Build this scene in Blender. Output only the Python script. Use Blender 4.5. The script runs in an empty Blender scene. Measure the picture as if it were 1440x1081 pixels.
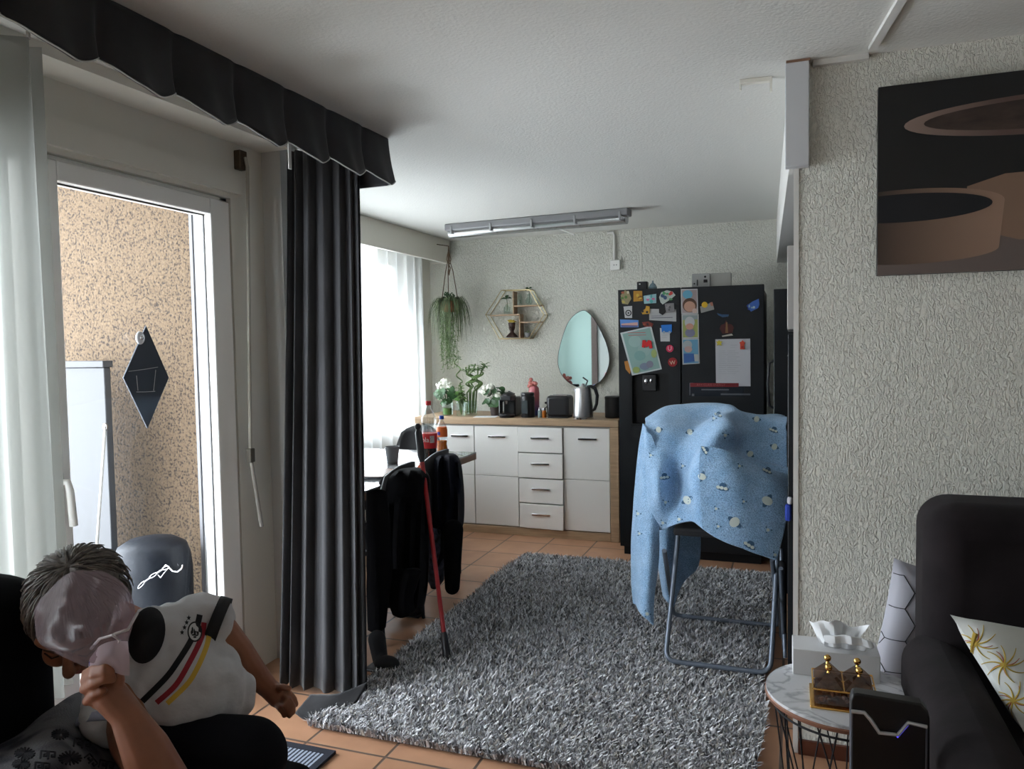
import bpy, bmesh, math, random
import numpy as np
from mathutils import Vector, Matrix
from mathutils.bvhtree import BVHTree

# ------------------------------------------------------------------ camera, world, light
sc = bpy.context.scene
F, CX, CY, CH = 1080.0, 720.0, 540.5, 1.41
def _basis():
    y = np.array([1115 - CX, -(480 - CY), -F]); y /= np.linalg.norm(y)
    z = np.cross(np.array([1000., 16.6, 0]), y); z /= np.linalg.norm(z)
    if z[1] < 0: z = -z
    return np.array([np.cross(y, z), y, z])
RM = _basis()
cam_d = bpy.data.cameras.new('camera'); cam = bpy.data.objects.new('camera', cam_d)
sc.collection.objects.link(cam)
cam_d.sensor_fit = 'HORIZONTAL'; cam_d.sensor_width = 36; cam_d.lens = F / 1440 * 36
cam_d.clip_start = .02
cam.matrix_world = Matrix([list(RM[0]) + [0], list(RM[1]) + [0], list(RM[2]) + [CH], [0, 0, 0, 1]])
sc.camera = cam
sc.view_settings.view_transform = 'Standard'; sc.view_settings.look = 'None'
sc.view_settings.gamma = 1; sc.view_settings.use_curve_mapping = False
sc.view_settings.exposure = 1.0
sc.cycles.use_denoising = True
sc.cycles.max_bounces = 10; sc.cycles.diffuse_bounces = 5; sc.cycles.transparent_max_bounces = 24
sc.cycles.sample_clamp_indirect = 6

def pt(px, py, D=None, x=None, y=None, z=None):
    """a point of the place seen at a pixel of the photo, on a given real plane or at a given depth"""
    d = RM @ np.array([px - CX, -(py - CY), -F])
    if D is not None: t = D / F
    elif x is not None: t = x / d[0]
    elif y is not None: t = y / d[1]
    else: t = (z - CH) / d[2]
    return Vector((d[0] * t, d[1] * t, CH + d[2] * t))

world = bpy.data.worlds.new('world'); sc.world = world; world.use_nodes = True
bg = world.node_tree.nodes['Background']
bg.inputs[0].default_value = (.86, .93, 1, 1); bg.inputs[1].default_value = 8.8

def light(name, loc, rot, sx, sy, portal=False, power=0, col=(1, 1, 1)):
    l = bpy.data.lights.new(name, 'AREA'); l.shape = 'RECTANGLE'; l.size = sx; l.size_y = sy
    l.energy = power; l.color = col
    if portal: l.cycles.is_portal = True
    o = bpy.data.objects.new(name, l); sc.collection.objects.link(o); o.location = loc; o.rotation_euler = rot
    return o
light('door_portal', (-2.3, 1.3, 1.05), (0, -math.pi / 2, 0), 2.1, 2.6, True)
light('kitchen_window_portal', (-3.02, 4.6, 1.45), (0, -math.pi / 2, 0), 1.5, 2.5, True)
sun_d = bpy.data.lights.new('sun', 'SUN'); sun_d.energy = 0.0; sun_d.angle = .01; sun_d.color = (1, .9, .75)

# ------------------------------------------------------------------ materials
def lin(c): return tuple((v / 12.92 if v <= .04045 else ((v + .055) / 1.055) ** 2.4) for v in c)
def M(name, col, rough=.6, metal=0, bump=None, var=None, spec=.5, trans=0, alpha=1, sheen=0, emit=None, coat=0, ior=1.45, coord='Object'):
    m = bpy.data.materials.new(name); m.use_nodes = True; nt = m.node_tree; b = nt.nodes['Principled BSDF']
    b.inputs['Base Color'].default_value = (*col, 1); b.inputs['Roughness'].default_value = rough
    b.inputs['Metallic'].default_value = metal; b.inputs['Specular IOR Level'].default_value = spec
    b.inputs['Transmission Weight'].default_value = trans; b.inputs['Alpha'].default_value = alpha
    b.inputs['Sheen Weight'].default_value = sheen; b.inputs['Coat Weight'].default_value = coat
    b.inputs['IOR'].default_value = ior
    if emit: b.inputs['Emission Color'].default_value = (*emit[:3], 1); b.inputs['Emission Strength'].default_value = emit[3]
    tc = nt.nodes.new('ShaderNodeTexCoord')
    if bump:
        n = nt.nodes.new('ShaderNodeTexNoise'); n.inputs['Scale'].default_value = bump[0]; n.inputs['Detail'].default_value = 4
        mp = nt.nodes.new('ShaderNodeMapping')
        if len(bump) > 3: mp.inputs['Scale'].default_value = bump[3]
        nt.links.new(tc.outputs[coord], mp.inputs[0]); nt.links.new(mp.outputs[0], n.inputs[0])
        bu = nt.nodes.new('ShaderNodeBump'); bu.inputs['Strength'].default_value = bump[1]; bu.inputs['Distance'].default_value = bump[2]
        nt.links.new(n.outputs[0], bu.inputs['Height']); nt.links.new(bu.outputs[0], b.inputs['Normal'])
    if var:
        n = nt.nodes.new('ShaderNodeTexNoise'); n.inputs['Scale'].default_value = var[0]; n.inputs['Detail'].default_value = 6
        mp = nt.nodes.new('ShaderNodeMapping')
        if len(var) > 2: mp.inputs['Scale'].default_value = var[2]
        nt.links.new(tc.outputs[coord], mp.inputs[0]); nt.links.new(mp.outputs[0], n.inputs[0])
        r = nt.nodes.new('ShaderNodeValToRGB'); r.color_ramp.elements[0].position = .3; r.color_ramp.elements[1].position = .7
        r.color_ramp.elements[0].color = (*[c * (1 - var[1]) for c in col], 1)
        r.color_ramp.elements[1].color = (*[min(1, c * (1 + var[1])) for c in col], 1)
        nt.links.new(n.outputs[0], r.inputs[0]); nt.links.new(r.outputs[0], b.inputs['Base Color'])
    return m
def N(nt, t, **kw):
    n = nt.nodes.new('ShaderNode' + t)
    for k, v in kw.items():
        if k.startswith('i_'): n.inputs[k[2:].replace('_', ' ')].default_value = v
        else: setattr(n, k, v)
    return n
def ramp(nt, stops, interp='LINEAR'):
    r = nt.nodes.new('ShaderNodeValToRGB'); cr = r.color_ramp; cr.interpolation = interp
    while len(cr.elements) < len(stops): cr.elements.new(.5)
    for e, (p, c) in zip(cr.elements, stops): e.position = p; e.color = (*c, 1)
    return r
def glass_mat(name, tint=(1, 1, 1), refl=1.0, rough=.0, base=.02):
    m = bpy.data.materials.new(name); m.use_nodes = True; nt = m.node_tree; nt.nodes.clear()
    out = N(nt, 'OutputMaterial'); mix = N(nt, 'MixShader'); tr = N(nt, 'BsdfTransparent'); gl = N(nt, 'BsdfGlossy')
    tr.inputs[0].default_value = (*tint, 1); gl.inputs['Roughness'].default_value = rough
    lw = N(nt, 'LayerWeight'); lw.inputs[0].default_value = .25
    mm = N(nt, 'Math', operation='MULTIPLY_ADD'); mm.inputs[1].default_value = .1 * refl; mm.inputs[2].default_value = base
    nt.links.new(lw.outputs['Fresnel'], mm.inputs[0]); nt.links.new(mm.outputs[0], mix.inputs[0])
    nt.links.new(tr.outputs[0], mix.inputs[1]); nt.links.new(gl.outputs[0], mix.inputs[2]); nt.links.new(mix.outputs[0], out.inputs[0])
    return m
def sheer_mat(name, col, trans):
    m = bpy.data.materials.new(name); m.use_nodes = True; nt = m.node_tree; nt.nodes.clear()
    out = N(nt, 'OutputMaterial'); mix = N(nt, 'MixShader'); mix2 = N(nt, 'MixShader')
    tr = N(nt, 'BsdfTransparent'); df = N(nt, 'BsdfDiffuse'); tl = N(nt, 'BsdfTranslucent')
    df.inputs[0].default_value = (*col, 1); tl.inputs[0].default_value = (*col, 1)
    mix2.inputs[0].default_value = .5
    lw = N(nt, 'LayerWeight'); lw.inputs[0].default_value = .5
    mr = N(nt, 'MapRange'); mr.inputs[3].default_value = 1 - trans; mr.inputs[4].default_value = 1
    nt.links.new(lw.outputs['Facing'], mr.inputs[0]); nt.links.new(mr.outputs[0], mix.inputs[0])
    nt.links.new(df.outputs[0], mix2.inputs[1]); nt.links.new(tl.outputs[0], mix2.inputs[2])
    nt.links.new(tr.outputs[0], mix.inputs[1]); nt.links.new(mix2.outputs[0], mix.inputs[2]); nt.links.new(mix.outputs[0], out.inputs[0])
    return m

white_paint = M('white_paint', (.66, .65, .62), .55)
white_gloss = M('white_gloss', (.84, .83, .80), .25, coat=.3)
cream = M('cream_paint', (.72, .70, .63), .6)
black_plastic = M('black_plastic', (.012, .012, .014), .35)
black_matte = M('black_matte', (.01, .01, .012), .8)
dark_grey = M('dark_grey', (.06, .06, .065), .6)
steel = M('brushed_steel', (.55, .55, .56), .28, 1, var=(60, .15, (1, 1, 12)))
chrome = M('chrome', (.7, .7, .72), .15, 1)
gold = M('gold', (.8, .48, .14), .2, 1)
brass = M('brass_wire', (.55, .45, .25), .35, .8)
wood = M('light_oak', (.42, .29, .18), .5, var=(6, .18, (1, 1, 14)), bump=(30, .1, .002))
brown_edge = M('brown_table_edge', (.2, .11, .07), .5)
grey_tube = M('grey_tube', (.17, .2, .25), .35, .5)
paper = M('paper', (.72, .72, .72), .8)
glass = glass_mat('clear_glass', refl=.6, base=.01)
glass_obj = glass_mat('vase_glass', (.86, .93, .9), 1.3, base=.06)
red = M('red_plastic', (.5, .015, .02), .4)
terracotta = M('terracotta', (.35, .13, .06), .7)
skin = M('skin', (.25, .10, .055), .5, var=(25, .1))
skin.node_tree.nodes['Principled BSDF'].inputs['Subsurface Weight'].default_value = .12
skin.node_tree.nodes['Principled BSDF'].inputs['Subsurface Radius'].default_value = (.02, .008, .004)
leaf_dark = M('leaf_dark', (.035, .09, .03), .45, var=(30, .4))
leaf_mid = M('leaf_green', (.1, .2, .05), .5, var=(30, .4))
leaf_light = M('leaf_light', (.28, .36, .2), .5, var=(60, .5))
stem_green = M('bamboo_green', (.1, .17, .05), .4, var=(20, .3))
petal = M('white_petals', (.8, .8, .7), .6)

# ------------------------------------------------------------------ mesh helpers
class MB:
    def __init__(s): s.v = []; s.f = []; s.m = []; s.k = 0
    def mat(s, k): s.k = k; return s
    def add(s, vs, fs):
        o = len(s.v); s.v.extend([Vector(v) for v in vs])
        for f in fs: s.f.append([i + o for i in f]); s.m.append(s.k)
        return s
    def box(s, a, b):
        (x0, y0, z0), (x1, y1, z1) = a, b
        x0, x1 = min(x0, x1), max(x0, x1); y0, y1 = min(y0, y1), max(y0, y1); z0, z1 = min(z0, z1), max(z0, z1)
        return s.add([(x0, y0, z0), (x1, y0, z0), (x1, y1, z0), (x0, y1, z0), (x0, y0, z1), (x1, y0, z1), (x1, y1, z1), (x0, y1, z1)],
                     [(0, 3, 2, 1), (4, 5, 6, 7), (0, 1, 5, 4), (1, 2, 6, 5), (2, 3, 7, 6), (3, 0, 4, 7)])
    def obox(s, c, ax, ay, az):
        """box from centre and three half-axis vectors"""
        c, ax, ay, az = map(Vector, (c, ax, ay, az))
        vs = [c + i * ax + j * ay + k * az for k in (-1, 1) for (i, j) in ((-1, -1), (1, -1), (1, 1), (-1, 1))]
        return s.add(vs, [(0, 3, 2, 1), (4, 5, 6, 7), (0, 1, 5, 4), (1, 2, 6, 5), (2, 3, 7, 6), (3, 0, 4, 7)])
    def tube(s, pts, r, n=10, closed=False, caps=True):
        pts = [Vector(p) for p in pts]; m = len(pts)
        rs = r if isinstance(r, (list, tuple)) else [r] * m
        vs = []; up = None
        for i, p in enumerate(pts):
            if closed: t = pts[(i + 1) % m] - pts[i - 1]
            else: t = pts[min(i + 1, m - 1)] - pts[max(i - 1, 0)]
            t = t.normalized() if t.length > 1e-9 else Vector((0, 0, 1))
            if up is None:
                up = Vector((0, 0, 1)) if abs(t.z) < .9 else Vector((1, 0, 0))
            a = t.cross(up)
            a = a.normalized() if a.length > 1e-6 else t.orthogonal().normalized()
            b = a.cross(t).normalized(); up = b
            for k in range(n):
                th = 2 * math.pi * k / n; vs.append(p + rs[i] * (math.cos(th) * a + math.sin(th) * b))
        fs = []
        for i in range(m if closed else m - 1):
            j = (i + 1) % m
            for k in range(n): fs.append((i * n + k, i * n + (k + 1) % n, j * n + (k + 1) % n, j * n + k))
        if caps and not closed: fs.append(tuple(range(n - 1, -1, -1))); fs.append(tuple((m - 1) * n + k for k in range(n)))
        return s.add(vs, fs)
    def lathe(s, c, prof, n=24, sx=1, sy=1):
        """prof: list of (r, z); closed top/bottom with caps when r>0"""
        c = Vector(c); vs = []
        for r, z in prof:
            for k in range(n):
                th = 2 * math.pi * k / n; vs.append(c + Vector((r * sx * math.cos(th), r * sy * math.sin(th), z)))
        fs = [(i * n + k, i * n + (k + 1) % n, (i + 1) * n + (k + 1) % n, (i + 1) * n + k) for i in range(len(prof) - 1) for k in range(n)]
        fs.append(tuple(range(n - 1, -1, -1))); fs.append(tuple((len(prof) - 1) * n + k for k in range(n)))
        return s.add(vs, fs)
    def ell(s, c, r, rot=None, nu=16, nv=10):
        c = Vector(c); r = (r, r, r) if isinstance(r, (int, float)) else r; vs = []; fs = []
        for j in range(nv + 1):
            ph = math.pi * j / nv
            for i in range(nu):
                th = 2 * math.pi * i / nu
                v = Vector((r[0] * math.sin(ph) * math.cos(th), r[1] * math.sin(ph) * math.sin(th), r[2] * math.cos(ph)))
                vs.append(c + (rot @ v if rot else v))
        for j in range(nv):
            for i in range(nu): fs.append((j * nu + i, (j + 1) * nu + i, (j + 1) * nu + (i + 1) % nu, j * nu + (i + 1) % nu))
        return s.add(vs, fs)
    def cap(s, p0, r0, p1, r1, n=14):
        """tapered capsule"""
        p0, p1 = Vector(p0), Vector(p1); d = p1 - p0
        if d.length < 1e-6: return s.ell(p0, max(r0, r1))
        t = d.normalized(); P = []; Rr = []
        for k in range(5): a = math.pi / 2 * k / 5; P.append(p0 - t * r0 * math.cos(a)); Rr.append(max(1e-4, r0 * math.sin(a)))
        for k in range(6): P.append(p0.lerp(p1, k / 5)); Rr.append(r0 + (r1 - r0) * k / 5)
        for k in range(1, 6): a = math.pi / 2 * k / 5; P.append(p1 + t * r1 * math.sin(a)); Rr.append(max(1e-4, r1 * math.cos(a)))
        return s.tube(P, Rr, n)
    def prism(s, poly, n, h):
        """polygon of 3-D points extruded by vector n*h"""
        n = Vector(n).normalized() * h; k = len(poly); poly = [Vector(p) for p in poly]
        return s.add(poly + [p + n for p in poly], [tuple(range(k - 1, -1, -1)), tuple(range(k, 2 * k))] + [(i, (i + 1) % k, k + (i + 1) % k, k + i) for i in range(k)])
    def grid(s, P):
        """P[j][i] of points"""
        h = len(P); w = len(P[0])
        return s.add([p for r in P for p in r], [(j * w + i, j * w + i + 1, (j + 1) * w + i + 1, (j + 1) * w + i) for j in range(h - 1) for i in range(w - 1)])
    def build(s, name, mats, parent=None, loc=None, bevel=0, smooth=True, solid=0, subsurf=0, angle=40, normals=True):
        mats = mats if isinstance(mats, (list, tuple)) else [mats]
        root = parent
        while root is not None and root.parent is not None: root = root.parent
        L = Vector(root['_o']) if root is not None else (Vector(loc) if loc is not None else Vector((0, 0, 0)))
        me = bpy.data.meshes.new(name); me.from_pydata([tuple(v - L) for v in s.v], [], s.f)
        for m in mats: me.materials.append(m)
        if len(mats) > 1:
            me.polygons.foreach_set('material_index', s.m)
        if normals:
            bm = bmesh.new(); bm.from_mesh(me); bmesh.ops.recalc_face_normals(bm, faces=bm.faces); bm.to_mesh(me); bm.free()
        if smooth:
            me.polygons.foreach_set('use_smooth', [True] * len(me.polygons))
            try: me.set_sharp_from_angle(angle=math.radians(angle))
            except Exception: pass
        me.update()
        o = bpy.data.objects.new(name, me); sc.collection.objects.link(o)
        if parent is not None: o.parent = parent
        else: o.location = L; o['_o'] = tuple(L)
        if bevel:
            b = o.modifiers.new('edges', 'BEVEL'); b.width = bevel; b.segments = 2; b.limit_method = 'ANGLE'; b.angle_limit = math.radians(50)
        if solid:
            b = o.modifiers.new('thick', 'SOLIDIFY'); b.thickness = solid; b.offset = 0
        if subsurf:
            b = o.modifiers.new('smooth', 'SUBSURF'); b.levels = subsurf; b.render_levels = subsurf
        return o
def tag(o, label, cat=None, group=None, kind=None):
    if label: o['label'] = label
    if cat: o['category'] = cat
    if group: o['group'] = group
    if kind: o['kind'] = kind
    return o
def thing(name, label, cat, loc, group=None, kind=None):
    o = bpy.data.objects.new(name, None); sc.collection.objects.link(o); o.location = loc; o['_o'] = tuple(loc)
    o.empty_display_size = .05
    return tag(o, label, cat, group, kind)
def struct(o): o['kind'] = 'structure'; return o
def copy_tree(o, loc=None, parent=None):
    c = o.copy(); sc.collection.objects.link(c)
    if parent: c.parent = parent
    if loc is not None: c.location = loc; c['_o'] = tuple(loc)
    for ch in [x for x in sc.objects if x.parent == o]: copy_tree(ch, None, c)
    return c
def cr(a, b, c, d, t):
    return .5 * ((2 * b) + (c - a) * t + (2 * a - 5 * b + 4 * c - d) * t * t + (3 * b - a - 3 * c + d) * t ** 3)
def resample(row, n):
    m = len(row); out = []
    for k in range(n):
        u = k / (n - 1) * (m - 1); i = min(int(u), m - 2); t = u - i
        out.append(cr(row[max(i - 1, 0)], row[i], row[i + 1], row[min(i + 2, m - 1)], t))
    return out
def sheet(ctrl, nu, nv, amp=0, seed=0, fr=30):
    """smooth surface through a coarse grid of points, with slight folds"""
    rows = [resample([Vector(p) for p in r], nu) for r in ctrl]
    cols = [resample([rows[j][i] for j in range(len(rows))], nv) for i in range(nu)]
    P = [[cols[i][j] for i in range(nu)] for j in range(nv)]
    if amp:
        from mathutils import noise
        for j in range(nv):
            for i in range(nu):
                p = P[j][i]; q = p * fr + Vector((seed, 0, 0)); q.z *= .35
                P[j][i] = p + Vector((noise.noise(q), noise.noise(q + Vector((9, 0, 0))), .4 * noise.noise(q + Vector((0, 9, 0))))) * amp
    return P
def text_polys(s, size, align='CENTER'):
    c = bpy.data.curves.new('t', 'FONT'); c.body = s; c.size = size; c.align_x = align; c.align_y = 'CENTER'; c.resolution_u = 2
    o = bpy.data.objects.new('t', c); sc.collection.objects.link(o)
    me = o.to_mesh(); vs = [v.co.copy() for v in me.vertices]; fs = [tuple(p.vertices) for p in me.polygons]
    o.to_mesh_clear(); bpy.data.objects.remove(o); bpy.data.curves.remove(c)
    return vs, fs
def add_text(mb, s, size, org, ax, ay, off=0):
    vs, fs = text_polys(s, size); org, ax, ay = Vector(org), Vector(ax), Vector(ay); n = ax.cross(ay)
    mb.add([org + ax * v.x + ay * v.y + n * off for v in vs], fs)
def add_text_cyl(mb, s, size, c, r, ang0):
    """text wrapped on a vertical cylinder, ang0 = facing direction"""
    vs, fs = text_polys(s, size)
    mb.add([Vector((c[0] + r * math.cos(ang0 + v.x / r), c[1] + r * math.sin(ang0 + v.x / r), c[2] + v.y)) for v in vs], fs)
rnd = random.Random(7)
# ------------------------------------------------------------------ the room
ZC = 2.32
XL, XR, YF, YB = -2.22, 2.7, -1.6, 6.08
YW = 2.745           # picture wall
XK = -2.97           # kitchen window wall
# tiled floor
fm = bpy.data.materials.new('terracotta_tiles'); fm.use_nodes = True; nt = fm.node_tree; b = nt.nodes['Principled BSDF']
tc = N(nt, 'TexCoord'); mp = N(nt, 'Mapping'); mp.inputs['Location'].default_value = (1.64 + .3207 * 20, -2.27 + .3207 * 20, 0)
br = N(nt, 'TexBrick', offset=0.0, squash=1.0); br.inputs['Scale'].default_value = 1; br.inputs['Brick Width'].default_value = .3207; br.inputs['Row Height'].default_value = .3207
br.inputs['Mortar Size'].default_value = .006; br.inputs['Mortar Smooth'].default_value = .3; br.inputs['Bias'].default_value = 0
br.inputs['Color1'].default_value = (.5, .27, .16, 1); br.inputs['Color2'].default_value = (.45, .24, .14, 1); br.inputs['Mortar'].default_value = (.13, .09, .07, 1)
ns = N(nt, 'TexNoise'); ns.inputs['Scale'].default_value = 7; ns.inputs['Detail'].default_value = 5
mx = N(nt, 'MixRGB', blend_type='MULTIPLY'); mx.inputs[0].default_value = .6
rp = ramp(nt, [(.3, (.72, .7, .68)), (.7, (1.0, 1, 1))])
bu = N(nt, 'Bump'); bu.inputs['Strength'].default_value = .5; bu.inputs['Distance'].default_value = .003; bu.invert = True
for a, c in ((tc.outputs['Object'], mp.inputs[0]), (mp.outputs[0], br.inputs[0]), (tc.outputs['Object'], ns.inputs[0]), (ns.outputs[0], rp.inputs[0]), (br.outputs[0], mx.inputs[1]), (rp.outputs[0], mx.inputs[2]), (mx.outputs[0], b.inputs['Base Color']), (br.outputs['Fac'], bu.inputs['Height']), (bu.outputs[0], b.inputs['Normal'])): nt.links.new(a, c)
b.inputs['Roughness'].default_value = .38
struct(MB().box((XL - .12, YF, -.12), (XR, YB, 0)).box((XK - .05, 2.935, -.12), (XL - .12, YB, 0)).build('floor', fm, smooth=False))
# ceiling
cm = M('ceiling_plaster', (.64, .635, .60), .85, bump=(90, .35, .006))
struct(MB().box((XK - .1, YF - .1, ZC), (XR + .1, YB + .1, ZC + .15)).build('ceiling', cm, smooth=False))
# roughcast plaster with vertical drags
def roughcast(name, col, scale, dist, stretch=(1, 1, .45)):
    m = bpy.data.materials.new(name); m.use_nodes = True; nt = m.node_tree; b = nt.nodes['Principled BSDF']
    b.inputs['Base Color'].default_value = (*col, 1); b.inputs['Roughness'].default_value = .85
    tc = N(nt, 'TexCoord'); mp = N(nt, 'Mapping'); mp.inputs['Scale'].default_value = stretch
    n1 = N(nt, 'TexNoise'); n1.inputs['Scale'].default_value = scale; n1.inputs['Detail'].default_value = 3; n1.inputs['Distortion'].default_value = 1.2
    r1 = ramp(nt, [(.42, (0, 0, 0)), (.62, (1, 1, 1))])
    n2 = N(nt, 'TexNoise'); n2.inputs['Scale'].default_value = scale * 4
    ad = N(nt, 'MixRGB', blend_type='ADD'); ad.inputs[0].default_value = .25
    bu = N(nt, 'Bump'); bu.inputs['Strength'].default_value = 1; bu.inputs['Distance'].default_value = dist
    for a, c in ((tc.outputs['Object'], mp.inputs[0]), (mp.outputs[0], n1.inputs[0]), (mp.outputs[0], n2.inputs[0]), (n1.outputs[0], r1.inputs[0]), (r1.outputs[0], ad.inputs[1]), (n2.outputs[0], ad.inputs[2]), (ad.outputs[0], bu.inputs['Height']), (bu.outputs[0], b.inputs['Normal'])): nt.links.new(a, c)
    return m
rough = roughcast('roughcast_plaster', (.72, .71, .64), 105, .004)
rough_k = roughcast('roughcast_plaster_kitchen', (.70, .69, .62), 75, .0045, (1, 1, .5))
struct(MB().box((.015, YW, 0), (XR + .1, YW + .16, ZC)).build('wall_right', rough, smooth=False))
struct(MB().box((XK - .1, YB, 0), (XR + .1, YB + .12, ZC)).build('wall_back', rough_k, smooth=False))
struct(MB().box((XR, YF - .1, 0), (XR + .12, YB, ZC)).build('wall_side', cream, smooth=False))
struct(MB().box((XL - .3, YF - .12, 0), (XR, YF, ZC)).build('wall_front', cream, smooth=False))
struct(MB().box((.002, YW - .004, .0), (.018, YW + .16, 1.99)).build('trim_1', white_paint, smooth=False))
struct(MB().box((.02, YW - .012, 0), (XR, YW, .05)).build('baseboard_right', M('dark_tile', (.10, .032, .018), .4), smooth=False))
# faint plaster joint where two wall sheets meet on the back wall
struct(MB().box((-1.13, YB - .004, .9), (-1.122, YB, ZC)).build('trim_2', cream, smooth=False))
# left wall of the living room: opening for the balcony door and the window beside it
DY0, DY1, DZ = -.3, 2.66, 2.05
w = MB()
w.box((XL - .12, YF, 0), (XL, DY0, ZC)); w.box((XL - .12, DY1, 0), (XL, 2.87, ZC)); w.box((XL - .12, DY0, DZ), (XL, DY1, ZC))
struct(w.build('wall_left', cream, smooth=False))
w = MB(); w.box((XL - .12, 2.87, 0), (-2.12, 3.0, ZC)); w.box((XK, 2.935, 0), (XL - .12, 3.0, ZC))
struct(w.build('wall_pier', M('pier_paint', (.5, .5, .48), .6), smooth=False))
# shutter box line and ceiling board along the window wall
struct(MB().box((XL, YF, ZC - .035), (XL + .16, 2.87, ZC)).build('trim_3', cream, smooth=False))
struct(MB().box((XL, -.5, 2.07), (XL + .02, 2.72, 2.16)).build('trim_4', cream, smooth=False))
# kitchen window wall
KY0, KY1, KZ0, KZ1 = 3.5, 5.66, .78, 2.14
w = MB()
w.box((XK - .2, 2.9, 0), (XK, KY0, ZC)); w.box((XK - .2, KY1, 0), (XK, YB, ZC)); w.box((XK - .2, KY0, 0), (XK, KY1, KZ0)); w.box((XK - .2, KY0, KZ1), (XK, KY1, ZC))
struct(w.build('wall_kitchen', cream, smooth=False))
win = struct(thing('window_1', None, None, (XK - .1, KY0, KZ0), kind='structure'))
w = MB(); X0, X1 = XK - .12, XK - .06
for y0, y1, z0, z1 in ((KY0, KY1, KZ0, KZ0 + .07), (KY0, KY1, KZ1 - .07, KZ1), (KY0, KY0 + .07, KZ0, KZ1), (KY1 - .07, KY1, KZ0, KZ1), (4.25, 4.33, KZ0, KZ1), (4.94, 5.04, KZ0, KZ1)):
    w.box((X0, y0, z0), (X1, y1, z1))
w.build('window_frame', white_gloss, win, bevel=.004)
MB().box((XK - .095, KY0 + .05, KZ0 + .05), (XK - .088, KY1 - .05, KZ1 - .05)).build('pane', glass, win, smooth=False)
w = MB().box((XK - .02, KY0 - .03, KZ0 - .03), (XK + .05, KY1 + .03, KZ0)); w.build('window_sill', white_gloss, win, bevel=.004)
# roller shutter slats hanging in the top of the far sash, outside
sh = thing('roller_shutter', 'white slatted roller shutter hanging outside the sheer kitchen window', 'shutter', (XK - .19, 4.9, 1.8))
w = MB()
for k in range(6): w.obox((XK - .17, 5.28, 1.62 + .085 * k), (.012, 0, .006), (0, .3, 0), (-.004, 0, .036))
w.build('slat_curtain', M('shutter_grey', (.45, .46, .48), .5), sh, smooth=False)
MB().box((XK - .185, 4.96, 1.58), (XK - .155, 4.99, 2.14)).build('guide_rail', white_gloss, sh)
MB().box((XK - .185, 5.57, 1.58), (XK - .155, 5.60, 2.14)).build('guide_rail', white_gloss, sh)
# unseen brown post and pale green panel added to fill the mirror's reflection
struct(MB().box((-2.40, 3.0, 0), (-2.33, 3.03, 2.3)).build('added_post', M('post_brown', (.10, .06, .05), .5), smooth=False))
struct(MB().box((-2.94, 3.0, 0), (-2.402, 3.012, 2.3)).build('added_panel', M('pale_green', (.40, .52, .48), .5), smooth=False))
# pelmet box along the kitchen window
struct(MB().box((-2.80, 3.0, 2.125), (-2.765, YB - .03, ZC)).box((-2.92, YB - .06, 2.125), (-2.80, YB - .03, ZC)).build('trim_5', cream, smooth=False))
# soffit over the kitchen run beside the picture wall
struct(MB().prism([(-.012, YW + .03, 1.995), (.7, YW + .16, 1.995), (.7, YB, 1.995), (-.115, YB, 1.995)], (0, 0, 1), ZC - 1.995 - .001).build('beam_soffit', white_paint, smooth=False))
# balcony
stucco = bpy.data.materials.new('tan_stucco'); stucco.use_nodes = True; nt = stucco.node_tree; b = nt.nodes['Principled BSDF']
tc = N(nt, 'TexCoord'); n1 = N(nt, 'TexNoise'); n1.inputs['Scale'].default_value = 95; n1.inputs['Detail'].default_value = 4; n1.inputs['Distortion'].default_value = .4
r1 = ramp(nt, [(.36, (.02, .012, .007)), (.46, (.095, .062, .034)), (.7, (.135, .092, .052))])
bu = N(nt, 'Bump'); bu.inputs['Strength'].default_value = 1; bu.inputs['Distance'].default_value = .006
nt.links.new(tc.outputs['Object'], n1.inputs[0]); nt.links.new(n1.outputs[0], r1.inputs[0]); nt.links.new(r1.outputs[0], b.inputs['Base Color']); nt.links.new(n1.outputs[0], bu.inputs['Height']); nt.links.new(bu.outputs[0], b.inputs['Normal'])
b.inputs['Roughness'].default_value = .9
struct(MB().box((-4.9, 2.86, -.1), (XL - .122, 2.933, 2.75)).build('wall_balcony', stucco, smooth=False))
struct(MB().box((-4.6, -2.5, -.14), (XL - .122, 2.858, -.02)).build('floor_balcony', M('balcony_concrete', (.32, .31, .3), .8, var=(8, .2)), smooth=False))

struct(MB().box((-4.0, -2.5, 2.55), (XL - .122, 2.858, 2.7)).build('balcony_shade_slab', M('shade_slab', (.5, .5, .48), .8), smooth=False))  # unseen overhead slab, added to shade the balcony
# balcony door: frame, sash, glass, handle
door = thing('door_1', None, None, (XL, 1.8, 0), kind='structure')
w = MB(); X0, X1 = XL - .10, XL - .02
for y0, y1, z0, z1 in ((DY0, DY0 + .06, 0, DZ), (DY1 - .045, DY1, 0, DZ), (DY0, DY1, DZ - .045, DZ), (1.64, 1.70, 0, DZ), (DY0, DY1, 0, .04)):
    w.box((X0, y0, z0), (X1, y1, z1))
w.build('door_frame', white_gloss, door, bevel=.004)
SY0, SY1, SZ0, SZ1 = 1.725, 2.645, .05, 2.03
GY0, GY1, GZ0, GZ1 = 1.845, 2.535, .17, 1.965
w = MB(); X0, X1 = XL - .08, XL + .005
for y0, y1, z0, z1 in ((SY0, GY0, SZ0, SZ1), (GY1, SY1, SZ0, SZ1), (GY0, GY1, SZ0, GZ0), (GY0, GY1, GZ1, SZ1)):
    w.box((X0, y0, z0), (X1, y1, z1))
w.build('door_sash', white_gloss, door, bevel=.005)
MB().box((XL - .045, GY0 - .01, GZ0 - .01), (XL - .038, GY1 + .01, GZ1 + .01)).build('pane', glass, door, smooth=False)
w = MB()
for y0, y1 in ((GY0, GY0 + .004), (GY1 - .004, GY1)): w.box((XL - .036, y0, GZ0), (XL - .03, y1, GZ1))
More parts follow.
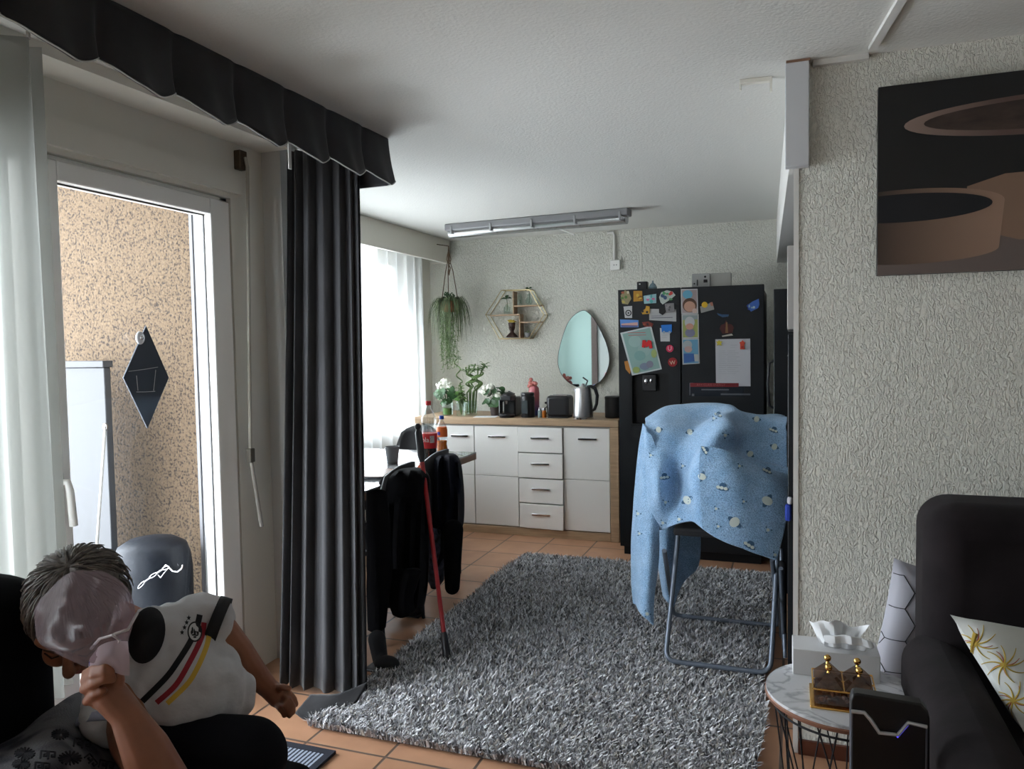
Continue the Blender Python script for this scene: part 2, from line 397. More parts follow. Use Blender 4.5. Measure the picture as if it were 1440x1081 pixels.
w.box((XL - .036, GY0, GZ1 - .005), (XL - .03, GY1, GZ1)); w.build('seal', black_plastic, door, smooth=False)
h = MB().box((XL + .005, 1.775, .86), (XL + .02, 1.808, 1.03)); h.build('escutcheon', white_paint, door, bevel=.006)
h = MB().ell((XL + .022, 1.79, 1.0), .014).tube([(XL + .02, 1.79, 1.0), (XL + .055, 1.79, 1.0), (XL + .06, 1.793, .97), (XL + .06, 1.80, .86)], [.011, .011, .012, .013]); h.build('door_handle', white_gloss, door)
MB().ell((XL + .036, 1.79, 1.0), (.004, .007, .007)).build('keyhole', black_plastic, door)
# second, fixed light nearer the camera behind the net curtain
win2 = thing('window_2', None, None, (XL, .6, 0), kind='structure')
w = MB()
for y0, y1, z0, z1 in ((DY0 + .06, DY0 + .14, .04, 2.0), (1.56, 1.64, .04, 2.0), (DY0 + .06, 1.64, .04, .14), (DY0 + .06, 1.64, 1.92, 2.0), (.62, .70, .04, 2.0)):
    w.box((XL - .08, y0, z0), (XL - .01, y1, z1))
w.build('window_frame', white_gloss, win2, bevel=.004)
MB().box((XL - .05, DY0 + .1, .1), (XL - .044, 1.6, 1.95)).build('pane', glass, win2, smooth=False)
# shutter guide rails outside the door, seen edge-on through the glass
gr = thing('shutter_guide', 'white and brown vertical shutter guide outside the balcony door glass', 'shutter guide', (XL - .2, 2.64, 0))
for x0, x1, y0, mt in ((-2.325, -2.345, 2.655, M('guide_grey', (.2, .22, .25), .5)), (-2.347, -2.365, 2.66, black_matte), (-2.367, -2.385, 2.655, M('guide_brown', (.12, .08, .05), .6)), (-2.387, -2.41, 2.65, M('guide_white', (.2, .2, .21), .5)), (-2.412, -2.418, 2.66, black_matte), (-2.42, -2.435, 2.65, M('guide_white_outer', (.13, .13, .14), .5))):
    MB().box((x0, y0, 0), (x1, y0 + .2, 2.3)).build('guide_rail', mt, gr, smooth=False)

# crank rod of the shutter
p0 = pt(342, 222, x=-2.19); p1 = pt(352, 640, x=-2.17); p2 = pt(368, 740, x=-2.15)
cr_ = thing('shutter_crank', 'thin beige crank rod hanging in the recess beside the balcony door', 'crank', (p0.x, p0.y, p2.z))
MB().box((XL, p0.y - .025, p0.z - .05), (p0.x + .005, p0.y + .02, p0.z + .03)).build('bracket', M('bronze', (.08, .06, .04), .5, .5), cr_, bevel=.004)
MB().tube([p0 + Vector((.01, 0, 0)), p0 + Vector((.02, 0, -.04)), p1], .0075).build('rod', M('rod_beige', (.35, .33, .28), .4), cr_)
MB().box((p1.x - .012, p1.y - .015, p1.z - .03), (p1.x + .014, p1.y + .015, p1.z + .03)).build('joint', M('joint_brown', (.1, .09, .07), .5), cr_, bevel=.004)
MB().tube([p1, p2], [.008, .009]).build('crank_handle', M('rod_beige2', (.3, .28, .25), .4), cr_)

# ------------------------------------------------------------------ curtains
velvet = M('grey_velvet', (.022, .022, .025), .8, sheen=.16, bump=(120, .2, .002), var=(14, .3, (1, 1, .3)))
velvet_dark = M('charcoal_velvet', (.018, .018, .021), .8, sheen=.08, bump=(120, .2, .002), var=(9, .3))
piping_m = M('white_piping', (.45, .45, .43), .6)
rail = thing('curtain_rail', 'white triple-groove curtain rail on the ceiling under the dark valance', 'curtain rail', (-1.85, 1, 2.28))
w = MB(); w.box((-1.94, -1.2, 2.295), (-1.74, 2.9, ZC)).build('rail_board', white_paint, rail, smooth=False)
w = MB()
for x in (-1.92, -1.87, -1.82, -1.77): w.box((x - .004, -1.2, 2.283), (x + .004, 2.89, 2.296))
w.build('groove', dark_grey, rail, smooth=False)
# valance with scallops and pleats
def valance_rows():
    path = []; n = 420
    for k in range(n + 1):
        s = k / n; path.append(s)
    L1 = 4.15; L2 = .4; tot = L1 + L2; cols = []; low = []
    for s in path:
        d = s * tot
        if d < L1: base = Vector((-1.655, -1.15 + d, 0)); nrm = Vector((1, 0, 0))
        else: base = Vector((-1.655 - (d - L1), 3.0, 0)); nrm = Vector((0, 1, 0))
        e = (L1 - d) if d < L1 else .0
        ph = ((e + .05) / .255) % 1.0
        belly = math.sin(math.pi * ph)
        drop = .150 + .062 * belly + .02 * math.sin(e * 2.1)
        if d >= L1: drop = .2
        pinch = math.exp(-((min(ph, 1 - ph)) / .08) ** 2)
        col = []
        for j in range(13):
            v = j / 12
            out = .012 * belly * v + .035 * belly * v * v - .03 * pinch * (.2 + v * .8) + .006 * math.sin(ph * 12.6) * v
            if d >= L1: out *= .1
            col.append(base + nrm * out + Vector((0, 0, ZC - .002 - v * drop)))
        cols.append(col); low.append(col[-1])
    return [[cols[i][j] for i in range(len(cols))] for j in range(13)], low
P, low = valance_rows()
val = thing('curtain_valance', 'dark grey velvet scalloped valance with thin white piping under the ceiling', 'valance', (-1.66, 1, 2.1))
MB().grid(P).build('valance_cloth', velvet_dark, val, solid=.006, angle=80)
MB().tube([p + Vector((.004, 0, 0)) for p in low], .0022, 5).build('piping', piping_m, val)

def curtain(top, bottom, nf, amp, z0, z1, nu=160, nv=40, ampb=None, seed=1, flare=0):
    """top/bottom: polylines (list of xy) giving the curtain's path; nf folds"""
    r = random.Random(seed); ph = [r.uniform(-.5, .5) for _ in range(nf + 2)]; am = [r.uniform(.6, 1.3) for _ in range(nf + 2)]
    T = resample([Vector((*p, 0)) for p in top], nu); B = resample([Vector((*p, 0)) for p in bottom], nu); rows = []
    for j in range(nv):
        v = j / (nv - 1); row = []
        for i in range(nu):
            u = i / (nu - 1); a = T[i].lerp(B[i], v ** 1.2)
            tt = (T[min(i + 1, nu - 1)] - T[max(i - 1, 0)]).normalized(); n = Vector((tt.y, -tt.x, 0))
            k = u * nf; i0 = int(k); f = k - i0
            aa = am[i0] * (1 - f) + am[i0 + 1] * f; pp = ph[i0] * (1 - f) + ph[i0 + 1] * f
            A = amp + ((ampb if ampb is not None else amp) - amp) * v
            d = A * aa * math.sin(2 * math.pi * k + pp * (1 + v)) + A * .12 * math.sin(2 * math.pi * k * 1.7 + v * 2)
            row.append(a + n * d + tt * (A * .12 * math.sin(4 * math.pi * k)) + Vector((0, 0, z1 + (z0 - z1) * v)))
        rows.append(row)
    return rows
# dark curtain beside the kitchen opening
rows = curtain([(-2.06, 2.84), (-1.97, 2.87), (-1.84, 2.94), (-1.79, 2.98)], [(-2.0, 2.60), (-1.88, 2.61), (-1.68, 2.62), (-1.64, 2.68)], 7, .018, .02, 2.27, nu=240, ampb=.03, seed=4)
dc = thing('velvet_curtain', 'floor-length dark grey velvet curtain gathered beside the kitchen opening', 'curtain', (-1.85, 2.7, 0))
MB().grid(rows).build('curtain_cloth', velvet, dc, solid=.004, angle=80)
MB().tube([r_[0] + Vector((.004, -.004, 0)) for r_ in rows], .004, 5).build('lining_edge', piping_m, dc)
# trailing corner of the curtain on the floor
a, b_, c_ = pt(415, 1003, z=.03), pt(438, 1012, z=.012), pt(500, 988, z=.03)
MB().grid(sheet([[a + Vector((0, .10, .03)), a + Vector((.1, .14, .03)), c_ + Vector((0, .1, .04))], [a, b_, c_]], 14, 8, .006)).build('trailing_hem', velvet, dc, solid=.004)
# net curtain by the balcony door
net = sheer_mat('white_net', (.40, .41, .385), .15)
rows = curtain([(-1.99, .35), (-1.99, .8), (-1.99, 1.25), (-1.99, 1.62)], [(-2.02, .3), (-2.02, .8), (-2.02, 1.25), (-2.03, 1.66)], 9, .03, .42, 2.27, nu=200, ampb=.045, seed=9)
sc1 = thing('net_curtain', 'white sheer net curtain hanging beside the balcony door behind the seated person', 'net curtain', (-1.96, 1, .4))
MB().grid(rows).build('net_cloth', net, sc1, angle=80)
tp = rows[0]
for i in range(5, 200, 20): MB().tube([tp[i], tp[i] + Vector((0, 0, .02))], .006, 6).build('glider', white_gloss, sc1)
# net curtain of the kitchen window
net2 = sheer_mat('white_voile', (.88, .9, .9), .42)
rows = curtain([(-2.86, 3.3), (-2.86, 4.2), (-2.86, 5.0), (-2.86, 5.70)], [(-2.86, 3.3), (-2.86, 4.2), (-2.86, 5.0), (-2.86, 5.72)], 16, .022, .5, 2.20, nu=280, ampb=.03, seed=3)
sc2 = thing('net_curtain', 'white sheer voile curtain in front of the bright kitchen window', 'net curtain', (-2.86, 4.5, .5))
MB().grid(rows).build('net_cloth', net2, sc2, angle=80)
MB().tube([(-2.86, 3.05, 2.205), (-2.86, 5.95, 2.205)], .006, 6).build('curtain_wire', dark_grey, sc2)

# white cloth strip hanging from the valance rail
p = pt(407, 215, x=-1.8)
tg = MB().box((p.x - .002, p.y - .008, p.z - .06), (p.x + .002, p.y + .01, p.z + .05)).build('hanging_tape', white_paint, loc=p)
tag(tg, 'short white tape hanging below the valance by the dark curtain', 'tape')

# ------------------------------------------------------------------ ceiling and wall fittings
fl = thing('fluorescent_light', 'long grey batten fluorescent lamp on the kitchen ceiling', 'ceiling light', (-1.7, 5.2, 2.2))
A, B = Vector((-2.42, 5.27, 0)), Vector((-1.03, 5.17, 0)); ax = (B - A).normalized(); ay = Vector((-ax.y, ax.x, 0)); mid = (A + B) / 2; hl = (B - A).length / 2
MB().obox(mid + Vector((0, 0, ZC - .025)), ax * hl, ay * .052, (0, 0, .025)).build('housing', M('lamp_grey', (.25, .25, .26), .5), fl, bevel=.008)
diff = glass_mat('diffuser', (.75, .77, .78), 1, .15, .25)
MB().tube([A + ax * .02 + Vector((0, 0, ZC - .06)), B - ax * .02 + Vector((0, 0, ZC - .06))], .042, 14).build('diffuser', diff, fl)
MB().tube([A + ax * .06 + Vector((0, 0, ZC - .068)), B - ax * .06 + Vector((0, 0, ZC - .068))], .013, 10).build('lamp_tube', white_gloss, fl)
for k in range(5):
    c = A.lerp(B, .04 + .23 * k); MB().obox(c + Vector((0, 0, ZC - .05)), ax * .008, ay * .057, (0, 0, .028)).build('clip', M('clip_grey', (.35, .35, .36), .4), fl, bevel=.003)
p0, p1 = pt(782, 320, z=2.315), pt(808, 330, y=5.6)
tag(MB().tube([p0, p1], .006, 6).build('cable_duct', white_paint, loc=p0), 'short white cable stub slanting down behind the fluorescent lamp', 'cable')
sw = thing('wall_socket', 'small square white socket with conduit on the plaster above the refrigerator', 'socket', (-1.33, YB, 2.0))
MB().box((-1.368, YB - .03, 2.0), (-1.288, YB, 2.08)).build('socket_box', white_gloss, sw, bevel=.006)
MB().tube([(-1.39, YB - .012, 2.30), (-1.345, YB - .012, 2.30), (-1.335, YB - .012, 2.28), (-1.335, YB - .012, 2.08)], .010, 8).build('conduit', white_paint, sw)
w = MB(); w.ell((-1.336, YB - .031, 2.04), (.004, .002, .004)); w.ell((-1.316, YB - .031, 2.04), (.004, .002, .004)); w.build('contact_hole', dark_grey, sw)
tb = thing('roller_box', 'white rectangular box hanging from the ceiling at the wall corner', 'box', (.01, YW, 1.98))
a, b2 = pt(1104, 97, y=YW - .045), pt(1138, 232, y=YW - .045)
MB().box((a.x, YW - .045, b2.z), (b2.x, YW - .004, ZC - .004)).build('cover', M('box_grey_white', (.55, .56, .58), .4), tb, bevel=.003)
MB().box((a.x + .003, YW - .047, ZC - .008), (b2.x + .002, YW - .006, ZC)).build('ceiling_plate', brown_edge, tb)
hk = thing('ceiling_bracket', 'small white bracket on the ceiling next to the hanging white box', 'bracket', pt(1063, 112, z=ZC))
a, b2 = pt(1040, 113, z=ZC), pt(1086, 108, z=ZC)
MB().obox((a + b2) / 2 + Vector((0, 0, -.008)), (b2 - a) / 2, (0, .012, 0), (0, 0, .008)).build('plate', cream, hk, bevel=.002)
MB().box((b2.x - .008, b2.y - .01, ZC - .05), (b2.x, b2.y + .01, ZC)).build('tab', cream, hk)
MB().box((a.x, a.y - .01, ZC - .035), (a.x + .006, a.y + .01, ZC)).build('tab', cream, hk)
a, b2 = pt(1222, 76, z=ZC - .006), pt(1272, -8, z=ZC - .006)
d = (b2 - a).normalized()
struct(MB().obox((a + b2 + d * 2.5) / 2, d * ((b2 - a).length / 2 + 1.2), Vector((d.y, -d.x, 0)) * .012, (0, 0, .006)).build('trim_6', white_paint, smooth=False))
struct(MB().box((.06, YW - .02, ZC - .018), (a.x, YW, ZC)).build('trim_7', white_paint, smooth=False))

# canvas with vases
cv = bpy.data.materials.new('canvas_print'); cv.use_nodes = True; nt = cv.node_tree; b = nt.nodes['Principled BSDF']; b.inputs['Roughness'].default_value = .5
PX0, PX1, PZ0, PZ1 = .252, 1.20, 1.615, 2.205
YP = YW - .03
pic = thing('canvas_picture', 'large dark canvas print of pale brown round vessels on the wall', 'picture', (PX0, YW, PZ0))
b.inputs['Base Color'].default_value = (.004, .004, .005, 1)
MB().box((PX0, YP, PZ0), (PX1, YW - .002, PZ1)).build('canvas', cv, pic, smooth=False)
def bowl_mat(name, c0, c1, x0, x1, lo=True):
    m = bpy.data.materials.new(name); m.use_nodes = True; nt = m.node_tree; b = nt.nodes['Principled BSDF']; b.inputs['Roughness'].default_value = .5
    tc = N(nt, 'TexCoord'); sx = N(nt, 'SeparateXYZ'); mr = N(nt, 'MapRange'); mr.inputs[1].default_value = x0 - PX0; mr.inputs[2].default_value = x1 - PX0
    r = ramp(nt, [(0, c0), (1, c1)]); nt.links.new(tc.outputs['Object'], sx.inputs[0]); nt.links.new(sx.outputs[0], mr.inputs[0]); nt.links.new(mr.outputs[0], r.inputs[0]); nt.links.new(r.outputs[0], b.inputs['Base Color'])
    return m
def flat(poly, y): return [Vector((p.x, y, p.z)) for p in poly]
def pxpoly(pts, y): return [pt(a, b, y=y) for a, b in pts]
def ellpoly(cx, cz, rx, rz, y, n=48, a0=0, a1=2 * math.pi): return [Vector((cx + rx * math.cos(a0 + (a1 - a0) * k / n), y, cz + rz * math.sin(a0 + (a1 - a0) * k / n))) for k in range(n)]
tan = bowl_mat('print_tan', (.04, .025, .018), (.32, .2, .14), .25, .62)
tan2 = bowl_mat('print_tan_upper', (.24, .17, .14), (.1, .06, .05), .32, .6)
def decal(name, poly, y, m, parent): return MB().prism(poly, (0, 1, 0), .0008).build(name, m, parent, smooth=False)
# printed areas, nearest layer last
decal('print_table', [Vector(p) for p in ((PX0, YP - .001, PZ0), (PX1, YP - .001, PZ0), (PX1, YP - .001, 1.76), (.56, YP - .001, 1.74), (PX0, YP - .001, 1.672))], 0, M('print_grey_brown', (.13, .1, .09), .6), pic)
def bowl(cx, cz, rx, rz, h, y, mbody, minner, taper=1.0):
    body = [Vector((cx + rx, y, cz))] + ellpoly(cx, cz - h, rx * taper, rz * .8, y, 24, 0, -math.pi) + [Vector((cx - rx * taper, y, cz - h)), Vector((cx - rx, y, cz))] + ellpoly(cx, cz, rx, rz, y, 24, math.pi, 0)
    body = [p for p in body if p.x > PX0 - 9]
    return body
def clip(poly):
    out = []
    n = len(poly)
    def cut(poly, f, g):
        out = []
        for i in range(len(poly)):
            p, q = poly[i], poly[(i + 1) % len(poly)]
            if f(p): out.append(p)
            if f(p) != f(q): out.append(g(p, q))
        return out
    for k, lim, s in ((0, PX0 + .001, 1), (0, PX1 - .001, -1), (2, PZ0 + .001, 1), (2, PZ1 - .001, -1)):
        poly = cut(poly, lambda p: (p[k] - lim) * s >= 0, lambda p, q: p.lerp(q, (lim - p[k]) / (q[k] - p[k])))
    return poly
decal('print_vessel', clip([Vector(p) for p in ((.50, YP - .0015, 1.875), (.6, YP - .0015, 1.905), (.9, YP - .0015, 1.91), (1.2, YP - .0015, 1.86), (1.2, YP - .0015, 1.72), (.64, YP - .0015, 1.705), (.5, YP - .0015, 1.75))]), 0, bowl_mat('print_tan_far', (.2, .12, .08), (.26, .17, .12), .5, 1.0), pic)
decal('print_vessel', clip(bowl(.335, 1.828, .265, .052, .14, YP - .002, 0, 0, .95)), 0, tan, pic)
decal('print_opening', clip(ellpoly(.325, 1.822, .243, .044, YP - .0035)), 0, black_matte, pic)
decal('print_vessel', clip(ellpoly(.80, 2.075, .475, .062, YP - .002)), 0, tan2, pic)
decal('print_opening', clip(ellpoly(.84, 2.076, .46, .048, YP - .0035)), 0, M('print_inner', (.045, .028, .022), .6, var=(8, .5, (1, 1, 3))), pic)
# ------------------------------------------------------------------ sideboard
SY = 5.34; SB_Z = .875
sb = thing('sideboard', 'white gloss sideboard with oak frame, two visible doors, four drawers and bar handles', 'sideboard', (-1.9, SY, 0))
w = MB(); w.box((-2.76, SY - .015, SB_Z - .05), (-1.155, 5.92, SB_Z)); w.build('worktop_frame', wood, sb, bevel=.003)
MB().box((-1.218, SY - .015, 0), (-1.155, 5.92, SB_Z - .052)).build('side_frame', wood, sb, bevel=.003)
MB().box((-2.70, SY - .01, 0), (-1.22, 5.9, .058)).build('plinth', wood, sb, bevel=.003)
MB().box((-2.76, SY - .015, 0), (-2.70, 5.92, SB_Z - .052)).build('side_frame', wood, sb, bevel=.003)
MB().box((-2.70, SY + .02, .06), (-1.22, 5.9, SB_Z - .052)).build('carcass', M('carcass_white', (.5, .49, .47), .6), sb, smooth=False)
def bar_handle(parent, xc, z, y, wd=.11):
    MB().tube([(xc - wd / 2, y + .02, z), (xc - wd / 2, y - .006, z)], .004, 8).tube([(xc + wd / 2, y + .02, z), (xc + wd / 2, y - .006, z)], .004, 8).box((xc - wd / 2 - .015, y - .016, z - .007), (xc + wd / 2 + .015, y - .006, z + .007)).build('bar_handle', chrome, parent, bevel=.002)
for x0, x1, nm in ((-2.62, -2.268, 0), (-2.264, -1.915, 1), (-1.565, -1.222, 2)):
    d = MB().box((x0 + .002, SY - .004, .065), (x1 - .002, SY + .016, .437)).box((x0 + .002, SY - .004, .44), (x1 - .002, SY + .016, .812)).build('door', white_gloss, sb, bevel=.002)
    bar_handle(d, (x0 + x1) / 2 + (.01 if nm else .06), .735, SY)
for k, (z0, z1) in enumerate(((.625, .812), (.437, .620), (.250, .432), (.062, .245))):
    t = (-.001, .003, .0, .008)[k]
    d = MB().obox((-1.741 + .002 * k, SY - .006 - t, (z0 + z1) / 2), (.171, -.003 * k, 0), (0, .010, 0), (.0008 * k, 0, (z1 - z0) / 2 - .002)).build('drawer', white_gloss, sb, bevel=.002)
    bar_handle(d, -1.741 + .002 * k, (z0 + z1) / 2 + .015, SY - t - .01)

# ------------------------------------------------------------------ hexagon shelf
hexv = [pt(*p, y=YB - .012) for p in ((689, 443), (711, 409), (750, 408), (770, 443), (749, 476), (708, 476))]
hexv = [Vector((p.x, YB - .01, p.z)) for p in hexv]
D = Vector((0, -.10, 0))
hx = thing('hexagon_shelf', 'brass wire hexagon wall shelf with small wooden ledges', 'wall shelf', hexv[3])
w = MB(); w.tube(hexv, .004, 8, closed=True); w.tube([p + D for p in hexv], .004, 8, closed=True)
for p in hexv: w.tube([p, p + D], .0035, 6)
w.build('wire_frame', brass, hx)
def hp(px, py): p = pt(px, py, y=YB - .06); return Vector((p.x, 0, p.z))
def ledge(a, b, nm='shelf_board'):
    a, b = hp(*a), hp(*b)
    MB().box((a.x, YB - .105, (a.z + b.z) / 2 - .005), (b.x, YB - .012, (a.z + b.z) / 2 + .005)).build(nm, wood, hx)
ledge((692, 443), (733, 443)); ledge((724, 430), (762, 430)); ledge((732, 453), (761, 453)); ledge((706, 476), (748, 476))
for (a, b) in (((724, 410), (724, 443)), ((733, 443), (733, 476))):
    a, b = hp(*a), hp(*b); MB().box((a.x - .004, YB - .105, b.z), (a.x + .004, YB - .012, a.z)).build('divider', wood, hx)
def leaf(w, p, d, n, L, W, droop=.3, fold=.15):
    """one pointed leaf from p along d"""
    d = Vector(d).normalized(); s = d.cross(Vector(n)); s = s.normalized() if s.length > 1e-4 else d.orthogonal().normalized(); u = s.cross(d)
    prof = ((0, .08), (.25, .75), (.5, 1), (.75, .72), (1, .02)); L_, C_, R_ = [], [], []
    for t, ww in prof:
        c = Vector(p) + d * (L * t) + Vector((0, 0, -droop * L * t * t)); L_.append(c - s * W * ww / 2 + u * fold * W * ww); C_.append(c); R_.append(c + s * W * ww / 2 + u * fold * W * ww)
    w.grid([L_, C_, R_])
def round_leaf(w, c, n, r):
    n = Vector(n).normalized(); a = n.orthogonal().normalized(); b = n.cross(a); c = Vector(c)
    ring = [c + r * (math.cos(t) * a + math.sin(t) * b) * (1 if k else .7) + n * .12 * r * math.cos(2 * t) for k, t in enumerate([2 * math.pi * j / 10 for j in range(10)])]
    w.add([c - n * .12 * r] + ring, [(0, 1 + k, 1 + (k + 1) % 10) for k in range(10)])
def vase_prof(r, h, neck=None):
    return [(r * .9, 0), (r, .01), (r, h * .7), (neck or r, h * .85), (neck or r, h)] if neck else [(r * .9, 0), (r, .006), (r * 1.0, h)]
# things on the shelf
def sh_base(px, py): p = hp(px, py); return Vector((p.x, YB - .058, p.z + .006))
b0 = sh_base(713, 442)
t = thing('cutting_vase', 'square glass bottle vase with one heart-shaped leaf on the middle ledge', 'vase', b0)
MB().lathe(b0, vase_prof(.028, .075, .012)).build('bottle', glass_obj, t)
w = MB(); w.tube([b0 + Vector((0, 0, .02)), b0 + Vector((.004, 0, .08)), b0 + Vector((-.004, 0, .13))], .002, 6); w.build('stem', stem_green, t)
w = MB()
for d in ((-1, -.3, .3), (1, -.2, .4), (.2, -.8, .2), (.3, .1, .9)): leaf(w, b0 + Vector((-.004, 0, .12)), d, (0, -.4, 1), .055, .05)
w.build('leaves', leaf_dark, t)
for i, (px, lab) in enumerate(((731, 'small clear glass bottle without a leaf on the upper hexagon ledge'), (744, 'round clear glass vase with a two-leaf sprig rising above the hexagon shelf'))):
    b0 = sh_base(px, 429); t = thing('cutting_vase', lab, 'vase', b0)
    MB().lathe(b0, vase_prof(.02, .09, .012) if i == 0 else [(.015, 0), (.028, .012), (.03, .03), (.022, .05), (.011, .06), (.012, .085)]).build('bottle', glass_obj, t)
    w = MB(); hgt = .04 if i == 0 else .13
    w.tube([b0 + Vector((0, 0, .01)), b0 + Vector((.006, 0, hgt / 2)), b0 + Vector((0, 0, hgt))], .002, 6); w.build('stem', leaf_dark, t)
    if i:
        w = MB(); q = b0 + Vector((0, 0, hgt))
        for d in ((-1, -.2, .5), (1, -.1, .6), (-.8, 0, -.2)): leaf(w, q, d, (0, -1, .5), .035, .018)
        w.build('leaves', leaf_dark, t)
b0 = sh_base(720, 475)
t = thing('head_planter', 'dark brown bust-shaped planter with yellow flowers on its head', 'planter', b0)
w = MB(); w.lathe(b0, [(.052, 0), (.05, .008), (.03, .028), (.016, .04), (.015, .055)], 20, 1, .7)
w.ell(b0 + Vector((0, 0, .082)), (.026, .028, .034)).lathe(b0 + Vector((0, 0, .09)), [(.026, 0), (.031, .028), (.029, .03)], 20)
w.ell(b0 + Vector((-.003, -.03, .078)), (.004, .006, .008)).build('bust', M('bust_brown', (.045, .02, .014), .5), t)
w = MB()
for k in range(46):
    a, r = rnd.uniform(0, 6.28), rnd.uniform(.004, .036); w.ell(b0 + Vector((r * math.cos(a), r * math.sin(a) * .8, .124 + rnd.uniform(0, .018))), (.007, .007, .005), nu=6, nv=4)
w.build('flowers', M('yellow_flowers', (.6, .45, .06), .6), t)
b0 = sh_base(742, 475)
t = thing('succulent_pot', 'tiny grey pot with a spiky succulent on the bottom hexagon ledge', 'potted plant', b0)
MB().lathe(b0, [(.018, 0), (.026, .03), (.026, .036)]).build('pot', M('pot_grey', (.3, .3, .3), .6), t)
w = MB()
for k in range(22): a = rnd.uniform(0, 6.28); leaf(w, b0 + Vector((0, 0, .032)), (math.cos(a), math.sin(a), rnd.uniform(.4, 1.6)), (0, 0, 1), .045, .008)
w.build('leaves', leaf_light, t)

# ------------------------------------------------------------------ mirror
ctr = pt(822, 492, y=YB - .03)
prof = []
pts = [(818, 437), (800, 452), (788, 485), (785, 512), (795, 533), (818, 545), (843, 537), (856, 515), (855, 490), (843, 461), (830, 442)]
P0 = [pt(*p, y=YB - .03) for p in pts]
n_ = len(P0); mp_ = []
for i in range(n_):
    for k in range(6): mp_.append(cr(P0[i - 1], P0[i], P0[(i + 1) % n_], P0[(i + 2) % n_], k / 6))
rotz = Matrix.Rotation(math.radians(-1), 3, 'Z')
mp_ = [ctr + rotz @ (p - ctr) for p in mp_]
nrm = rotz @ Vector((0, -1, 0))
mi = thing('wall_mirror', 'frameless egg-shaped mirror on the wall above the kettle', 'mirror', ctr)
MB().prism(mp_, nrm, .006).build('mirror_glass', M('mirror_silver', (.76, .84, .84), .02, 1), mi, smooth=False)
MB().tube([p + nrm * .003 for p in mp_], .0035, 6, closed=True).build('rim', dark_grey, mi)
MB().obox(ctr - nrm * .012, (.05, 0, 0), nrm * .012, (0, 0, .05)).build('wall_mount', dark_grey, mi)

# ------------------------------------------------------------------ on the sideboard
ZT = SB_Z
def on_top(px, py=None, y=None):
    p = pt(px, py or 588, z=ZT) if y is None else None
    if y is not None:
        q = pt(px, 560, y=y); return Vector((q.x, y, ZT))
    return Vector((p.x, p.y, ZT))
# two flowering plants
def flowering(b0, lab, pot_mat, glassy, flo, r_=.045, ph=.10, rot=0, seed=1):
    r = random.Random(seed); t = thing('flowering_plant', lab, 'potted plant', b0)
    if glassy:
        MB().lathe(b0, vase_prof(.045, .10)).build('glass_pot', glass_obj, t)
        MB().lathe(b0 + Vector((0, 0, .006)), [(.034, 0), (.036, .05)]).build('roots', leaf_mid, t)
    else: MB().lathe(b0, [(r_ * .72, 0), (r_, ph), (r_ * 1.08, ph), (r_ * 1.08, ph + .012), (r_ * .9, ph + .012)]).build('pot', pot_mat, t)
    w = MB()
    for k in range(26):
        a = r.uniform(0, 6.28); rr = r.uniform(.03, .095); c = b0 + Vector((rr * math.cos(a), rr * math.sin(a) * .8, ph + r.uniform(.0, .12)))
        w.tube([b0 + Vector((0, 0, ph * .8)), c], .002, 5); round_leaf(w, c, (math.cos(a) * .6, -.6 + math.sin(a) * .6, .7), r.uniform(.024, .038))
    w.build('leaves', leaf_dark, t)
    w = MB()
    for (dx, dz, rr) in flo:
        for k in range(46):
            v = Vector((r.gauss(0, 1), r.gauss(0, 1), r.gauss(0, 1))).normalized(); c = b0 + Vector((dx, -.02, dz)) + v * rr * r.uniform(.6, 1)
            round_leaf(w, c, v + Vector((0, -.3, .1)), .013)
    w.build('blossoms', petal, t)
    return t
flowering(on_top(629, y=5.50), 'white-flowering plant in a clear glass pot at the window end of the sideboard', None, True, ((-.03, .235, .05), (.03, .225, .04), (0, .26, .04)), seed=3)
flowering(on_top(696, y=5.50), 'white-flowering plant in a dark brown pot beside the coffee machine', M('pot_brown', (.05, .035, .03), .7), False, ((-.075, .19, .045), (-.03, .22, .035), (.03, .16, .025)), seed=5)
# tall glass vases with bamboo
b0 = on_top(662, y=5.55)
t = thing('bamboo_vase', 'tall lucky bamboo with curled tips standing in a glass vase', 'potted plant', b0)
MB().lathe(b0, vase_prof(.05, .11)).build('glass_vase', glass_obj, t)
w = MB(); tips = []
for k in range(6):
    x = -.03 + .012 * k; hh = .27 + .02 * (k % 3); pts = []
    for j in range(40):
        s = j / 39; z = s * hh if s < .6 else .6 * hh + (s - .6) / .4 * .12
        if s < .6: p = Vector((x + .02 * s * k * .3, .01 * (k % 2), z))
        else:
            a = (s - .6) / .4 * 9 + k; rr = .028 * math.sin(min(1, (s - .6) * 6) * 1.57); p = Vector((x + .03 + .02 * k * .3 + rr * math.cos(a) - .01, rr * math.sin(a) * .8, z + .02))
        pts.append(b0 + p + Vector((0, 0, .015)))
    tp_ = pts[-1] + Vector((rnd.uniform(-.02, .03), 0, .06)); pts.append(tp_); tips.append(tp_)
    w.tube(pts, .0062, 7)
w.build('canes', stem_green, t)
w = MB()
for q in tips:
    for k in range(7):
        a = rnd.uniform(0, 6.28); leaf(w, q - Vector((0, 0, rnd.uniform(0, .05))), (math.cos(a), math.sin(a) * .6, rnd.uniform(0, .9)), (0, -.3, 1), .07, .016, .4)
w.build('leaves', leaf_mid, t)
b0 = on_top(648, y=5.44)
t = thing('leafy_cuttings', 'bright green leafy cuttings in a straight glass in front of the bamboo', 'potted plant', b0)
MB().lathe(b0, vase_prof(.036, .12)).build('glass_vase', glass_obj, t)
w = MB(); w2 = MB()
